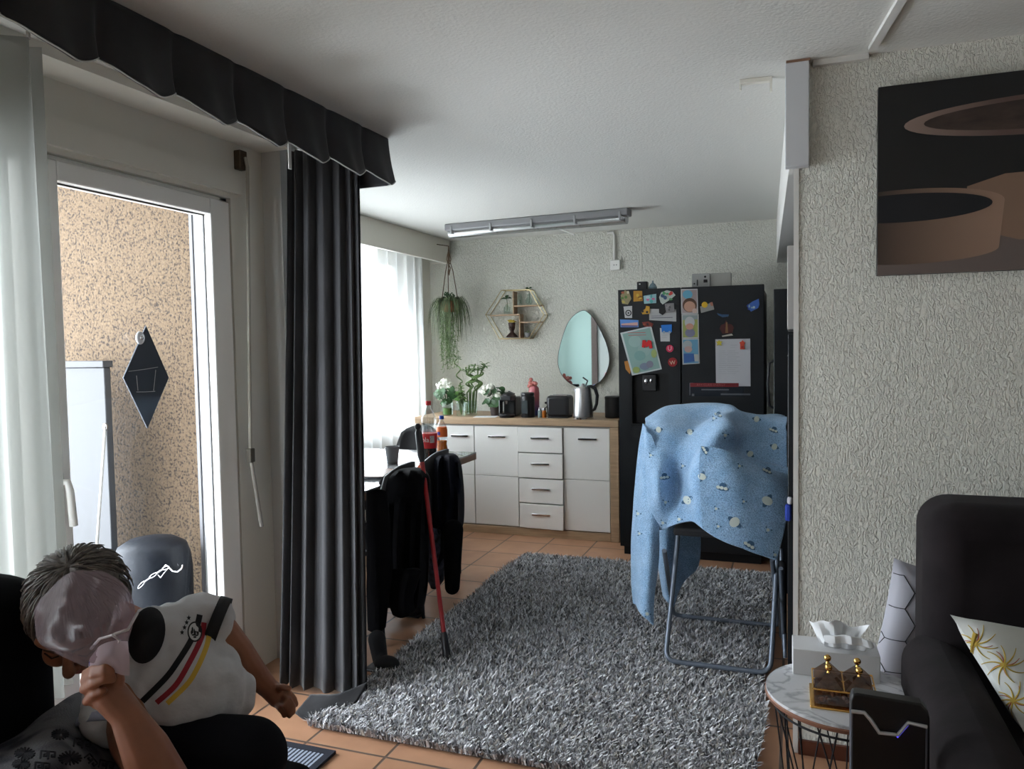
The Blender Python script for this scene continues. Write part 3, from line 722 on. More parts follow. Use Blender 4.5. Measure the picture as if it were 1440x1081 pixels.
for k in range(9):
    a = rnd.uniform(0, 6.28); q = b0 + Vector((.03 * math.cos(a), .03 * math.sin(a), .2 + rnd.uniform(-.03, .04))); w2.tube([b0 + Vector((0, 0, .01)), q], .0022, 5)
    for j in range(9):
        b_ = rnd.uniform(0, 6.28); leaf(w, b0.lerp(q, rnd.uniform(.55, 1)), (math.cos(b_), math.sin(b_), rnd.uniform(-.2, .9)), (0, -.4, 1), .045, .02)
w.build('leaves', leaf_mid, t); w2.build('stems', stem_green, t)
# curly bamboo shoot
b0 = on_top(655, y=5.60)
t = thing('spiral_bamboo', 'single zigzag spiral bamboo shoot below the hanging plant', 'potted plant', b0)
pts = []
for j in range(60):
    s = j / 59; z = .02 + s * .42; a = max(0, s - .55) * 26; rr = .02 if s > .55 else 0
    pts.append(b0 + Vector((-.015 - .06 * s + rr * math.cos(a), rr * math.sin(a), z)))
MB().tube(pts, .005, 7).build('cane', stem_green, t)
w = MB()
for k in range(6): leaf(w, pts[-1], (rnd.uniform(-.3, 1), -.2, rnd.uniform(-.2, .8)), (0, -.4, 1), .055, .014)
w.build('leaves', leaf_mid, t)
MB().lathe(b0, vase_prof(.025, .09)).build('glass_vase', glass_obj, t)
# paper
a = on_top(683, 586); tag(MB().obox(a + Vector((0, 0, .0015)), (.085, .01, 0), (-.01, .06, 0), (0, 0, .001)).build('paper_sheet', paper, loc=a, smooth=False), 'white sheet of paper lying on the oak top by the plants', 'paper')
# coffee machine
b0 = on_top(717, y=5.47)
t = thing('coffee_machine', 'black capsule coffee machine with chrome front and drip tray', 'coffee machine', b0)
MB().box(b0 + Vector((-.05, -.02, 0)), b0 + Vector((.05, .12, .15))).build('body', black_plastic, t, bevel=.012)
MB().box(b0 + Vector((-.045, -.10, .125)), b0 + Vector((.045, .02, .165))).ell(b0 + Vector((0, -.03, .165)), (.045, .06, .025)).build('head', black_plastic, t, bevel=.008)
MB().lathe(b0 + Vector((0, -.07, 0)), [(.055, 0), (.06, .01), (.06, .022), (.05, .03)]).build('drip_tray', black_plastic, t)
MB().box(b0 + Vector((-.052, -.1, .03)), b0 + Vector((-.046, -.03, .13))).build('chrome_panel', chrome, t)
MB().lathe(b0 + Vector((.0, -.075, .10)), [(.008, 0), (.014, .026)]).build('spout', chrome, t)
MB().tube([b0 + Vector((-.03, 0, .17)), b0 + Vector((0, -.02, .19)), b0 + Vector((.04, .0, .17))], .007, 8).build('lever', black_plastic, t)
b0 = on_top(742, y=5.44)
t = thing('kitchen_appliance', 'black rounded jug appliance with smoky window next to the coffee machine', 'appliance', b0)
MB().lathe(b0, [(.05, 0), (.053, .006), (.053, .145), (.048, .16)], 28).build('body', black_plastic, t)
MB().lathe(b0 + Vector((0, 0, .16)), [(.048, 0), (.05, .006), (.05, .02), (.045, .026)], 28).build('lid', black_plastic, t)
MB().box(b0 + Vector((-.03, -.056, .03)), b0 + Vector((.02, -.045, .13))).build('window', M('smoky', (.05, .06, .065), .08), t, bevel=.003)
# pink and blue flask
grad = bpy.data.materials.new('pink_blue'); grad.use_nodes = True; nt = grad.node_tree; b = nt.nodes['Principled BSDF']; b.inputs['Roughness'].default_value = .4
tc = N(nt, 'TexCoord'); sx = N(nt, 'SeparateXYZ'); r = ramp(nt, [(.03, (.06, .09, .3)), (.13, (.5, .14, .16))]); nt.links.new(tc.outputs['Object'], sx.inputs[0]); nt.links.new(sx.outputs[2], r.inputs[0]); nt.links.new(r.outputs[0], b.inputs['Base Color'])
b0 = on_top(751, y=5.60)
t = thing('drinking_bottle', 'tall drinking bottle fading from pink to blue behind the black jug appliance', 'bottle', b0)
MB().lathe(b0, [(.036, 0), (.04, .008), (.042, .17), (.038, .21), (.026, .225)]).build('body', grad, t)
w = MB()
for k in range(16): w.ell(b0 + Vector((rnd.uniform(-.032, .03) - .01, rnd.uniform(-.02, .02), .22 + rnd.uniform(0, .055))), (.016, .014, .015), nu=8, nv=6)
w.build('crumpled_top', M('salmon', (.6, .2, .17), .5), t)
# spice jars
for px, c, lab in ((759, (.25, .33, .33), 'small glass shaker with pale contents by the toaster'), (765, (.4, .12, .02), 'small glass shaker with orange spice touching the toaster')):
    b0 = on_top(px, y=5.43); t = thing('spice_shaker', lab, 'shaker', b0)
    MB().lathe(b0, [(.014, 0), (.016, .004), (.015, .055)], 16).build('glass_body', M('spice', c, .2), t)
    MB().lathe(b0 + Vector((0, 0, .055)), [(.013, 0), (.013, .018), (.008, .022)], 16).build('cap', chrome, t)
# toaster
b0 = on_top(787, y=5.47)
t = thing('toaster', 'black two-slot toaster with side lever beside the steel kettle', 'toaster', b0)
MB().box(b0 + Vector((-.085, -.07, .008)), b0 + Vector((.085, .09, .165))).build('body', black_plastic, t, bevel=.022)
MB().box(b0 + Vector((-.06, -.045, .163)), b0 + Vector((.06, -.02, .169))).build('slot', chrome, t)
MB().box(b0 + Vector((-.06, .03, .163)), b0 + Vector((.06, .055, .169))).build('slot', chrome, t)
MB().box(b0 + Vector((-.115, -.01, .1)), b0 + Vector((-.083, .02, .115))).build('lever', black_plastic, t, bevel=.003)
MB().tube([b0 + Vector((-.09, .02, .09)), b0 + Vector((-.13, .03, .06)), b0 + Vector((-.12, .05, .02))], .004, 6).build('cord', black_plastic, t)
MB().box(b0 + Vector((-.075, -.06, 0)), b0 + Vector((.075, .08, .01))).build('foot', black_matte, t)
# kettle
b0 = on_top(820, y=5.40)
t = thing('kettle', 'brushed steel electric kettle with black handle under the mirror', 'kettle', b0)
MB().lathe(b0, [(.074, 0), (.076, .012), (.07, .018)], 32).build('base_plate', chrome, t)
MB().lathe(b0 + Vector((0, 0, .018)), [(.072, 0), (.073, .01), (.062, .17), (.058, .2), (.056, .205)], 32).build('body', steel, t)
MB().lathe(b0 + Vector((0, 0, .222)), [(.055, 0), (.05, .008), (.02, .014), (.012, .022), (.014, .03), (.004, .034)], 24).build('lid', steel, t)
MB().prism([b0 + Vector(v) for v in ((-.045, -.015, .222), (-.075, -.015, .218), (-.045, -.015, .18))], (0, 1, 0), .03).build('spout', steel, t)
MB().tube([b0 + Vector(v) for v in ((.03, 0, .232), (.06, 0, .236), (.09, 0, .22), (.105, 0, .17), (.1, 0, .11), (.085, 0, .07), (.066, 0, .06))], [.01, .012, .013, .012, .011, .011, .01], 10).build('handle', black_plastic, t)
MB().tube([b0 + Vector((.02, 0, .24)), b0 + Vector((.035, 0, .275)), b0 + Vector((.0, 0, .30))], .006, 8).build('lid_lever', black_plastic, t)
# canister
b0 = on_top(864, y=5.52)
b0.x = -1.235
t = thing('canister', 'round matt black canister at the refrigerator end of the sideboard', 'canister', b0)
MB().lathe(b0, [(.056, 0), (.06, .005), (.06, .135)], 28).build('body', M('canister', (.025, .025, .027), .5), t)
MB().lathe(b0 + Vector((0, 0, .135)), [(.062, 0), (.062, .018), (.055, .022)], 28).build('lid', M('canister_lid', (.02, .02, .02), .5), t)

# ------------------------------------------------------------------ hanging plant
top = Vector((-2.66, 5.8, 2.16)); pc = pt(632, 425, y=5.8)
hp_ = thing('hanging_plant', 'bushy hanging plant trailing from a terracotta pot on knotted cords', 'potted plant', pc)
hook = Vector((-2.66, 5.8, 2.24))
w = MB()
for a in (0, 2.1, 4.2):
    q = pc + Vector((.075 * math.cos(a), .075 * math.sin(a), .02)); w.tube([hook, top.lerp(q, .12), top.lerp(q, .35) + Vector((.01 * math.cos(a * 2), 0, 0)), q], .0035, 6)
for k in range(3): w.tube([top + Vector((.0, 0, .05)), top + Vector((-.02 + .02 * k, 0, -.03)), top + Vector((.015 - .01 * k, 0, -.1)), top + Vector((.0, 0, -.16))], .003, 6)
w.tube([hook, (-2.765, 5.8, 2.26)], .004, 6)
w.build('cords', M('cord_brown', (.12, .08, .05), .9), hp_)
MB().lathe(pc + Vector((0, 0, -.08)), [(.045, 0), (.07, .03), (.078, .085), (.07, .09)], 22).build('pot', terracotta, hp_)
w = MB(); w2 = MB(); w3 = MB()
for k in range(260):
    a = rnd.uniform(0, 6.28); r0 = .07; L = rnd.uniform(.12, .36); out = rnd.uniform(.03, .15); pts = []
    b0 = pc + Vector((.06 * math.cos(a), .06 * math.sin(a), .0 + rnd.uniform(-.02, .02)))
    for j in range(6):
        s = j / 5; pts.append(b0 + Vector((math.cos(a) * out * math.sin(s * 1.5), math.sin(a) * out * math.sin(s * 1.5), .05 * math.sin(s * 3.1) - L * s * s)))
    wd = rnd.uniform(.004, .007); side = Vector((-math.sin(a), math.cos(a), 0)) * wd
    w.grid([[p - side * (1 - i / 5.5) for i, p in enumerate(pts)], [p + side * (1 - i / 5.5) for i, p in enumerate(pts)]])
for k in range(70):
    a = rnd.uniform(0, 6.28); leaf(w, pc + Vector((.04 * math.cos(a), .04 * math.sin(a), .02)), (math.cos(a), math.sin(a), rnd.uniform(.2, 1.2)), (0, 0, 1), rnd.uniform(.06, .12), .008, .5)
for k in range(34):
    a = rnd.uniform(3.4, 6.2); rr = rnd.uniform(.02, .075); L = rnd.uniform(.3, .56)
    pts = [pc + Vector((rr * math.cos(a) + .006 * math.sin(j * 1.3 + k), rr * math.sin(a) + .006 * math.cos(j), -.02 - L * j / 12)) for j in range(13)]
    w3.tube(pts, .0016, 4)
    for p in pts[3:]:
        for _ in range(3):
            b_ = rnd.uniform(0, 6.28); leaf(w2, p, (math.cos(b_), math.sin(b_), rnd.uniform(-.6, .3)), (0, -.2, 1), .024, .011)
w.build('foliage', M('grassy_leaf', (.12, .16, .08), .6, var=(20, .5)), hp_); w2.build('trailing_leaves', leaf_light, hp_); w3.build('trailing_stems', stem_green, hp_)
w = MB()
for k in range(60):
    a = rnd.uniform(0, 6.28); w.ell(pc + Vector((rnd.uniform(-.04, .04), rnd.uniform(-.04, .04), .03 + rnd.uniform(0, .05))), .007, nu=6, nv=4)
w.build('buds', leaf_dark, hp_)

# ------------------------------------------------------------------ refrigerator
FY = 5.03
FX0, FX1, FZ = -1.085, -.168, 1.768
frm = M('fridge_black', (.010, .012, .015), .4, spec=.4)
fr = thing('refrigerator', 'black side-by-side refrigerator covered with magnets and papers', 'refrigerator', (-.63, FY, 0))
MB().box((FX0 + .006, FY + .065, .04), (FX1 - .006, FY + .70, FZ - .02)).build('cabinet', frm, fr, bevel=.004)
XS = -.678
d1 = MB()
d1.box((FX0, FY, .06), (-1.006, FY + .06, FZ)); d1.box((-.756, FY, .06), (XS - .003, FY + .06, FZ)); d1.box((-1.006, FY, 1.215), (-.756, FY + .06, FZ)); d1.box((-1.006, FY, .06), (-.756, FY + .06, .865))
door1 = d1.build('freezer_door', frm, fr)
door2 = MB().box((XS + .003, FY, .06), (FX1, FY + .06, FZ)).build('fridge_door', frm, fr, bevel=.004)
MB().box((FX0 + .02, FY + .03, 0), (FX1 - .02, FY + .6, .055)).build('plinth', black_matte, fr)
dsp = MB().box((-1.006, FY + .05, .865), (-.756, FY + .06, 1.215)).box((-1.006, FY + .002, .865), (-.998, FY + .05, 1.215)).box((-.764, FY + .002, .865), (-.756, FY + .05, 1.215)).box((-1.0, FY + .004, .865), (-.76, FY + .05, .885)).build('dispenser_recess', M('recess_black', (.003, .003, .004), .5), door1, smooth=False)
MB().box((-.93, FY + .01, 1.10), (-.84, FY + .045, 1.21)).build('nozzle_block', black_plastic, door1, bevel=.004)
MB().ell((-.905, FY + .004, 1.165), (.012, .008, .018)).ell((-.873, FY + .004, 1.168), (.008, .006, .016)).build('nozzle', chrome, door1)
MB().box((-.685, FY - .006, .5), (-.681, FY, 1.70)).build('handle_groove', black_matte, door2)
# energy sticker with small grey marks
st = MB().obox((-.46, FY - .001, 1.115), (.17, 0, 0), (0, .0008, 0), (0, 0, .045)).build('sticker', M('sticker_grey', (.02, .025, .035), .25), door2, smooth=False)
MB().obox((-.47, FY - .003, 1.142), (.15, 0, 0), (0, .0006, 0), (0, 0, .0125)).build('red_band', M('dull_red', (.18, .01, .015), .4), door2, smooth=False)
w = MB(); add_text(w, 'A++ CLASS ENERGY', .02, (-.49, FY - .0045, 1.142), (1, 0, 0), (0, 0, 1)); w.build('lettering', M('dull_pink', (.4, .1, .1), .5), st, smooth=False)
w = MB().box((-.625, FY - .003, 1.075), (-.62, FY - .002, 1.155)).box((-.625, FY - .003, 1.152), (-.60, FY - .002, 1.156)).box((-.61, FY - .003, 1.07), (-.595, FY - .002, 1.085)).box((-.55, FY - .003, 1.108), (-.38, FY - .002, 1.116)).box((-.43, FY - .003, 1.078), (-.25, FY - .002, 1.088))
w.build('printed_marks', M('sticker_marks', (.12, .13, .15), .4), st, smooth=False)

def fpt(px, py): p = pt(px, py, y=FY); return p.x, p.z
def card(name, lab, cat, quad, col, th=.002, parts=(), off=.001, group=None):
    """a flat thing stuck on the door; quad/parts in door pixels"""
    q = [Vector((fpt(*p)[0], FY - off, fpt(*p)[1])) for p in quad]
    c = sum(q, Vector()) / len(q)
    t = thing(name, lab, cat, c, group)
    mat = col if not isinstance(col, tuple) else M(name + '_base', col, .5)
    MB().prism(q, (0, -1, 0), th).build('backing' if parts else 'body', mat, t, smooth=False)
    for k, (nm, kind, pp, cc) in enumerate(parts):
        w = MB(); y = FY - off - th - .0004 * (k + 1); mt = M(nm + '_ink', cc, .5)
        if kind == 'poly': w.prism([Vector((fpt(*p)[0], y, fpt(*p)[1])) for p in pp], (0, -1, 0), .0006)
        elif kind == 'ell':
            (cx, cy, rx, ry) = pp; poly = [(cx + rx * math.cos(a), cy + ry * math.sin(a)) for a in [2 * math.pi * j / 20 for j in range(20)]]
            w.prism([Vector((fpt(*p)[0], y, fpt(*p)[1])) for p in poly], (0, -1, 0), .0012)
        elif kind == 'lines':
            for (x0, x1, yy) in pp:
                a, b_ = fpt(x0, yy), fpt(x1, yy + .25); w.box((a[0], y - .0003, a[1]), (b_[0], y, b_[1]))
        elif kind == 'text':
            s_, size, px, py, slope = pp; a = fpt(px, py); add_text(w, s_, size, (a[0], y, a[1]), Vector((1, 0, slope)).normalized(), Vector((-slope, 0, 1)).normalized())
        w.build(nm, mt, t, smooth=False)
    return t
def blobs(seed, x0, x1, y0, y1, cols, n, smin=1.5, smax=4):
    r = random.Random(seed)
    return [('printed_patch', 'ell', (r.uniform(x0, x1), r.uniform(y0, y1), r.uniform(smin, smax), r.uniform(smin, smax)), cols[k % len(cols)]) for k in range(n)]
# freezer-door magnets
MG = 'souvenir magnets on the freezer door'
card('fridge_magnet', 'beige ship-like magnet with yellow dots in the top corner of the freezer door', 'magnet', [(873, 415), (879, 408), (885, 411), (888, 420), (883, 428), (875, 427)], (.3, .25, .13), .004, blobs(1, 875, 886, 411, 426, [(.5, .4, .1), (.1, .2, .05), (.4, .1, .05), (.6, .55, .4)], 6, 1, 2.4), group=MG)
card('fridge_magnet', 'orange yellow square magnet second in the top row on the freezer door', 'magnet', [(891, 409), (903, 409), (904, 423), (891, 424)], (.45, .22, .02), .004, blobs(2, 893, 902, 411, 422, [(.2, .08, .01), (.6, .4, .05)], 5, 1, 2.4), group=MG)
card('fridge_magnet', 'pale blue and pink rectangular magnet third in the top row', 'magnet', [(905, 416), (923, 413), (923, 426), (906, 427)], (.3, .5, .55), .004, blobs(3, 908, 921, 416, 425, [(.6, .15, .3), (.1, .4, .4), (.5, .6, .65)], 5, 1.2, 3), group=MG)
card('fridge_magnet', 'green and white fan-shaped magnet with red centre on the freezer door', 'magnet', [(927, 418), (930, 411), (938, 408), (946, 410), (950, 415), (944, 420), (932, 428), (929, 425)], (.5, .55, .5), .004, blobs(4, 931, 946, 411, 423, [(.1, .3, .12), (.05, .1, .2), (.55, .05, .04), (.1, .35, .15)], 8, 1.2, 3), group=MG)
card('fridge_magnet', 'white magnet with a black round clock face under the ship magnet', 'magnet', [(877, 431), (889, 430), (889, 447), (879, 447)], (.5, .5, .5), .004, [('ring', 'ell', (884, 440, 4.4, 4.4), (.02, .02, .02)), ('dial', 'ell', (884, 440, 3, 3), (.45, .45, .45)), ('hub', 'ell', (884, 440, 1.2, 1.2), (.02, .02, .02))], group=MG)
card('fridge_magnet', 'yellow and black tram-shaped magnet holding the white note', 'magnet', [(902, 438), (908, 434), (909, 430), (914, 431), (914, 441), (904, 442)], (.55, .3, .03), .006, blobs(6, 904, 912, 433, 440, [(.02, .02, .02)], 2, 1.5, 2), off=.004, group=MG)
card('fridge_magnet', 'grey photo magnet hanging over the corner of the white note', 'magnet', [(935, 427), (948, 426), (949, 438), (937, 440)], (.22, .21, .22), .005, blobs(7, 938, 946, 429, 437, [(.3, .28, .28), (.1, .1, .1)], 4, 1.2, 2.6), off=.004, group=MG)
card('fridge_magnet', 'black heart-shaped magnet notched into the white note', 'magnet', [(927, 433), (935, 432), (937, 438), (932, 443), (927, 440)], (.01, .01, .01), .005, off=.004, group=MG)
card('paper_note', 'white horizontal paper note with pencil lines on the freezer door', 'note', [(913, 434), (951, 435), (951, 452), (913, 450)], (.42, .42, .42), .001, [('writing', 'lines', [(916, 930, 444), (916, 946, 446.5)], (.15, .15, .18))])
card('fridge_magnet', 'blue sunset landscape magnet above the tilted poster', 'magnet', [(872, 449), (898, 450), (898, 460), (873, 460)], (.1, .25, .6), .004, [('sunset', 'poly', [(874, 455), (897, 453), (897, 458), (874, 458)], (.6, .35, .3)), ('sea', 'poly', [(874, 457), (897, 457.5), (897, 459.5), (874, 459.5)], (.1, .1, .25))], group=MG)
card('fridge_magnet', 'dark red bird-like magnet between landscape magnet and poster top', 'magnet', [(903, 453), (912, 452), (919, 455), (917, 460), (906, 459)], (.2, .03, .02), .004, blobs(9, 906, 916, 454, 458, [(.05, .02, .02), (.35, .08, .03)], 3, 1, 2), group=MG)
card('fridge_magnet', 'bright blue train-shaped magnet over the small white note', 'magnet', [(930, 457), (945, 456), (945, 467), (931, 467)], (.01, .16, .55), .005, [('wheel', 'ell', (934, 467, 1.8, 1.8), (.3, .4, .5)), ('wheel', 'ell', (942, 467, 1.8, 1.8), (.3, .4, .5))], off=.004, group=MG)
card('paper_note', 'small white square note under the blue train magnet', 'note', [(928, 461), (942, 462), (942, 480), (929, 480)], (.5, .5, .5), .001, [('writing', 'lines', [(931, 939, 471), (931, 938, 474)], (.3, .3, .3))])
card('fridge_magnet', 'small bright pink round magnet with white mark, upper of the two round ones', 'magnet', [(942 + 5.2 * math.cos(a), 490 + 5.2 * math.sin(a)) for a in [k * .5236 for k in range(12)]], (.6, .02, .08), .006, [('mark', 'text', ('U', .04, 942, 490, 0), (.8, .5, .55))], group=MG)
card('fridge_magnet', 'deep red round magnet with cream mark below the pink round one', 'magnet', [(946 + 6.5 * math.cos(a), 509 + 6.5 * math.sin(a)) for a in [k * .5236 for k in range(12)]], (.3, .005, .01), .006, [('mark', 'text', ('W', .036, 946, 510, .1), (.65, .55, .4))], group=MG)
card('fridge_magnet', 'orange topped round-bottomed magnet peeking out from behind the tilted poster', 'magnet', [(878, 508), (884, 507), (887, 520), (886, 526), (880, 519)], (.5, .2, .03), .003, group=MG)
post = card('poster', 'tilted pale green poster with white border held by a red letter', 'poster', [(872.5, 468), (916, 458), (931, 519), (889, 528)], (.55, .6, .6), .001, [
    ('print', 'poly', [(875.5, 469.5), (914, 460.5), (928.5, 517.5), (891, 525.5)], (.25, .4, .37)),
    ('cloud', 'ell', (893, 480, 9, 8), (.32, .47, .44)), ('cloud', 'ell', (906, 492, 9, 9), (.29, .43, .40)), ('cloud', 'ell', (900, 500, 8, 7), (.2, .36, .34)),
    ('flower_patch', 'ell', (895, 520, 5, 4.5), (.3, .38, .12)), ('figures', 'ell', (907, 515, 7, 5), (.18, .22, .3)), ('figures', 'ell', (914, 512, 5, 5), (.2, .2, .26)), ('yellow_patch', 'ell', (920, 497, 4, 6), (.35, .42, .15)),
    ('title', 'lines', [(883, 908, 467.5), (884, 909, 471)], (.45, .1, .1))], off=.004)
card('letter_magnet', 'thick red letter M magnet on the tilted poster', 'magnet', [(903, 488), (904, 478), (908, 478), (909.5, 481.5), (912, 478), (916, 479), (918, 489), (914, 490), (912.5, 486), (909.5, 488.5), (907.5, 485.5), (907, 489)], (.6, .01, .015), .006, off=.007)
# photo strip on the fridge door
def photo(name, lab, quad, parts): return card(name, lab, 'photograph', quad, (.5, .5, .5), .0012, parts, off=.002, group='photographs in a vertical strip')
photo('photo_print', 'top photo of the strip showing a baby face in a blue cap', [(957.5, 406.5), (981, 406), (982, 441), (958, 441.5)], [('backdrop', 'poly', [(959, 408), (980, 407.5), (980.5, 439.5), (959.5, 440)], (.35, .28, .28)), ('cap', 'ell', (967, 414, 7, 6), (.12, .35, .5)), ('hair', 'ell', (970, 429, 10, 10), (.1, .05, .03)), ('face', 'ell', (970, 431, 8, 7.5), (.5, .28, .2)), ('hand', 'ell', (977, 437, 3.5, 3.5), (.55, .4, .35))])
photo('photo_print', 'middle photo of the strip showing a baby in a grey hat outdoors', [(958.5, 441.8), (982.5, 441.5), (983, 475), (959, 476)], [('backdrop', 'poly', [(960, 443), (981, 443), (981.5, 474), (960.5, 474.5)], (.3, .33, .1)), ('sky_patch', 'poly', [(960, 443), (981, 443), (981, 449), (960, 450)], (.25, .3, .3)), ('clothes', 'ell', (970.5, 468, 7, 6), (.2, .2, .28)), ('hat', 'ell', (970, 453, 7, 8), (.45, .45, .46)), ('face', 'ell', (970, 459, 5.5, 4.5), (.5, .25, .18))])
photo('photo_print', 'bottom photo of the strip showing a baby in white cap and blue clothes', [(959, 476.2), (983, 475.4), (984, 511), (960, 512.5)], [('backdrop', 'poly', [(960.5, 477.5), (981.5, 477), (982.5, 510), (961.5, 511)], (.12, .3, .45)), ('hat', 'ell', (967, 485, 6.5, 6.5), (.35, .38, .4)), ('face', 'ell', (968, 491, 5.5, 4.5), (.45, .3, .27)), ('clothes', 'poly', [(961.5, 497), (976, 497), (978, 508), (962, 510)], (.03, .1, .3)), ('blanket_patch', 'poly', [(976, 498), (982, 498), (982.4, 508), (977, 508)], (.4, .42, .4))])
# fridge door
MG = 'souvenir magnets on the fridge door'
card('fridge_magnet', 'grey card magnet with yellow round face beside the photo strip', 'magnet', [(984.5, 431), (1002, 425), (1004.5, 435), (986, 440)], (.28, .28, .27), .003, [('smiley', 'ell', (991, 428.5, 4.2, 4.2), (.65, .4, .02)), ('corner', 'poly', [(998, 425.5), (1002, 424.5), (1003, 430), (1000, 430)], (.4, .15, .1))], group=MG)
card('fridge_magnet', 'royal blue map-shaped magnet near the top corner of the fridge door', 'magnet', [(1050, 430), (1058, 424), (1067, 420), (1068, 428), (1066, 433), (1056, 438)], (.04, .12, .42), .004, blobs(12, 1052, 1064, 426, 436, [(.25, .4, .5), (.02, .06, .3), (.4, .5, .5)], 5, 1, 2.2), group=MG)
card('fridge_magnet', 'dark blue aeroplane magnet high on the fridge door', 'magnet', [(1008, 440), (1015, 442), (1025, 442), (1024, 445), (1016, 446), (1010, 443)], (.02, .07, .16), .004, group=MG)
card('fridge_magnet', 'dark red crown-like magnet with brown tower above the typed list', 'magnet', [(1012, 462), (1014, 457), (1019, 455), (1021, 450), (1023, 455), (1029, 456), (1032, 460), (1030, 468), (1016, 469)], (.07, .012, .01), .004, [('tower', 'poly', [(1020, 468), (1021, 453), (1023, 453), (1024, 468)], (.2, .1, .04)), ('white_foot', 'poly', [(1015, 472), (1029, 469), (1031, 471.5), (1016, 473.5)], (.45, .42, .36))], group=MG)
lines = [(1011, 1020 + (k * 7) % 5, 493 + k * 2.9) for k in range(12)] + [(1023, 1034 + (k * 5) % 9, 493 + k * 2.9) for k in range(12)] + [(1027, 1037, 485), (1027, 1034, 488)]
card('typed_list', 'white sheet with faint typed columns hanging on the fridge door', 'paper', [(1006, 477), (1055, 476), (1055.5, 543), (1007, 543)], (.52, .52, .55), .001, [('typed_columns', 'lines', lines, (.33, .33, .36))])
card('fridge_magnet', 'yellow star-shaped magnet pinning the typed list', 'magnet', [(1007, 480), (1010, 480), (1011, 477.5), (1013, 480), (1016, 480), (1014, 483), (1015, 486), (1011.5, 484.5), (1008, 486), (1009, 483)], (.6, .5, .05), .005, off=.004, group=MG)
card('fridge_magnet', 'red bear-shaped magnet pinning the other top corner of the typed list', 'magnet', [(1041, 484), (1040, 481), (1043, 480), (1044, 478), (1046, 480), (1048, 482), (1046.5, 485), (1047.5, 491), (1041, 491)], (.6, .07, .03), .006, [('belly', 'ell', (1044, 488, 1.5, 1.5), (.3, .02, .02))], off=.004, group=MG)
# on top of the refrigerator
def fb(px, y): p = pt(px, 400, y=y); return Vector((p.x, y, FZ))
b0 = fb(904, FY + .1); t = thing('small_black_box', 'small black box with a white mark on top of the refrigerator', 'box', b0)
MB().box(b0 + Vector((-.035, -.03, -.0)), b0 + Vector((.035, .03, .055))).build('body', black_plastic, t, bevel=.006)
MB().box(b0 + Vector((-.02, -.033, .035)), b0 + Vector((-.01, -.029, .042))).build('label_mark', white_gloss, t)
b0 = fb(918, FY + .1); t = thing('blue_ornament', 'pale blue glass ornament next to the small black box', 'ornament', b0)
MB().lathe(b0, [(.024, 0), (.028, .015), (.018, .035), (.006, .045), (.004, .06)], 16).build('body', M('pale_blue', (.2, .28, .32), .25), t)
b0 = fb(986, FY + .25); b0.z = FZ + .001; t = thing('grey_device', 'grey box with dark sockets on top of the refrigerator', 'box', b0)
MB().box(b0 + Vector((-.055, -.04, 0)), b0 + Vector((.06, .04, .10))).build('body', M('device_grey', (.4, .4, .39), .6), t, bevel=.003)
MB().box(b0 + Vector((.02, -.043, .04)), b0 + Vector((.045, -.039, .06))).ell(b0 + Vector((.03, -.04, .078)), (.007, .003, .007)).ell(b0 + Vector((-.04, -.04, .035)), (.005, .003, .005)).build('sockets', black_plastic, t)
MB().tube([b0 + Vector((-.02, -.045, .06)), b0 + Vector((-.02, -.045, .03)), b0 + Vector((-.02, -.045, .02))], .004, 6).build('plug', black_plastic, t)
b0 = fb(1013, FY + .27); b0.z = FZ + .001; t = thing('white_carton', 'plain off-white carton on the refrigerator beside the socketed box', 'box', b0)
MB().box(b0 + Vector((-.06, -.04, 0)), b0 + Vector((.07, .04, .10))).build('body', M('carton', (.45, .44, .41), .7), t, bevel=.002)

# tall dark units of the kitchen run beside the picture wall
ku = thing('tall_cabinet', 'tall black kitchen unit with arched handle in the gap right of the refrigerator', 'cabinet', (.1, 5.0, 0))
MB().box((-.10, 4.5, 0), (.5, 5.95, 1.70)).build('body', frm, ku, bevel=.004)
MB().tube([(-.10, 4.95, 1.30), (-.135, 4.95, 1.28), (-.145, 4.95, 1.15), (-.135, 4.95, 1.02), (-.10, 4.95, 1.0)], .008, 8).build('handle', M('handle_dark', (.06, .06, .065), .3, .6), ku)
ku2 = thing('wall_cabinet', 'pale kitchen wall cabinet glimpsed edge-on behind the plaster corner', 'cabinet', (.2, 3.6, 1.45))
MB().box((-.022, 3.35, 1.46), (.5, 4.3, 1.80)).build('body', M('cabinet_pale', (.4, .38, .36), .5), ku2, bevel=.003)
ku3 = thing('base_unit', 'black oven base unit behind the plaster corner', 'cabinet', (.2, 3.6, 0))
MB().box((-.018, 3.2, 0), (.5, 4.45, 1.44)).build('body', frm, ku3, bevel=.003)
MB().box((-.022, 3.3, .9), (-.019, 4.3, 1.35)).build('glass_front', black_plastic, ku3, smooth=False)
# ------------------------------------------------------------------ rug
RX0, RX1, RY0, RY1 = -1.69, -.105, 2.36, 4.79
rug = thing('shag_rug', 'large grey shaggy rug on the tiles in front of the sideboard', 'rug', (-.9, 3.6, 0))
MB().box((RX0 + .01, RY0 + .01, .001), (RX1 - .01, RY1 - .01, .012)).build('backing', M('rug_base', (.08, .08, .082), .95), rug, smooth=False)
rg = np.random.default_rng(5); nb = 100000
bx = rg.uniform(RX0, RX1, nb); by = RY0 + (RY1 - RY0) * rg.uniform(0, 1, nb) ** 1.25
bx += .012 * np.sin(by * 7)
hgt = rg.uniform(.022, .042, nb) * (1 + .25 * np.sin(bx * 5 + 3 * np.sin(by * 2)) * np.sin(by * 4)); az = rg.uniform(0, 6.283, nb); ln = rg.uniform(.008, .034, nb); wd = rg.uniform(.0022, .0042, nb)
dx, dy = np.cos(az), np.sin(az); sx_, sy_ = -np.sin(az + .5), np.cos(az + .5)
V = np.zeros((nb, 5, 3))
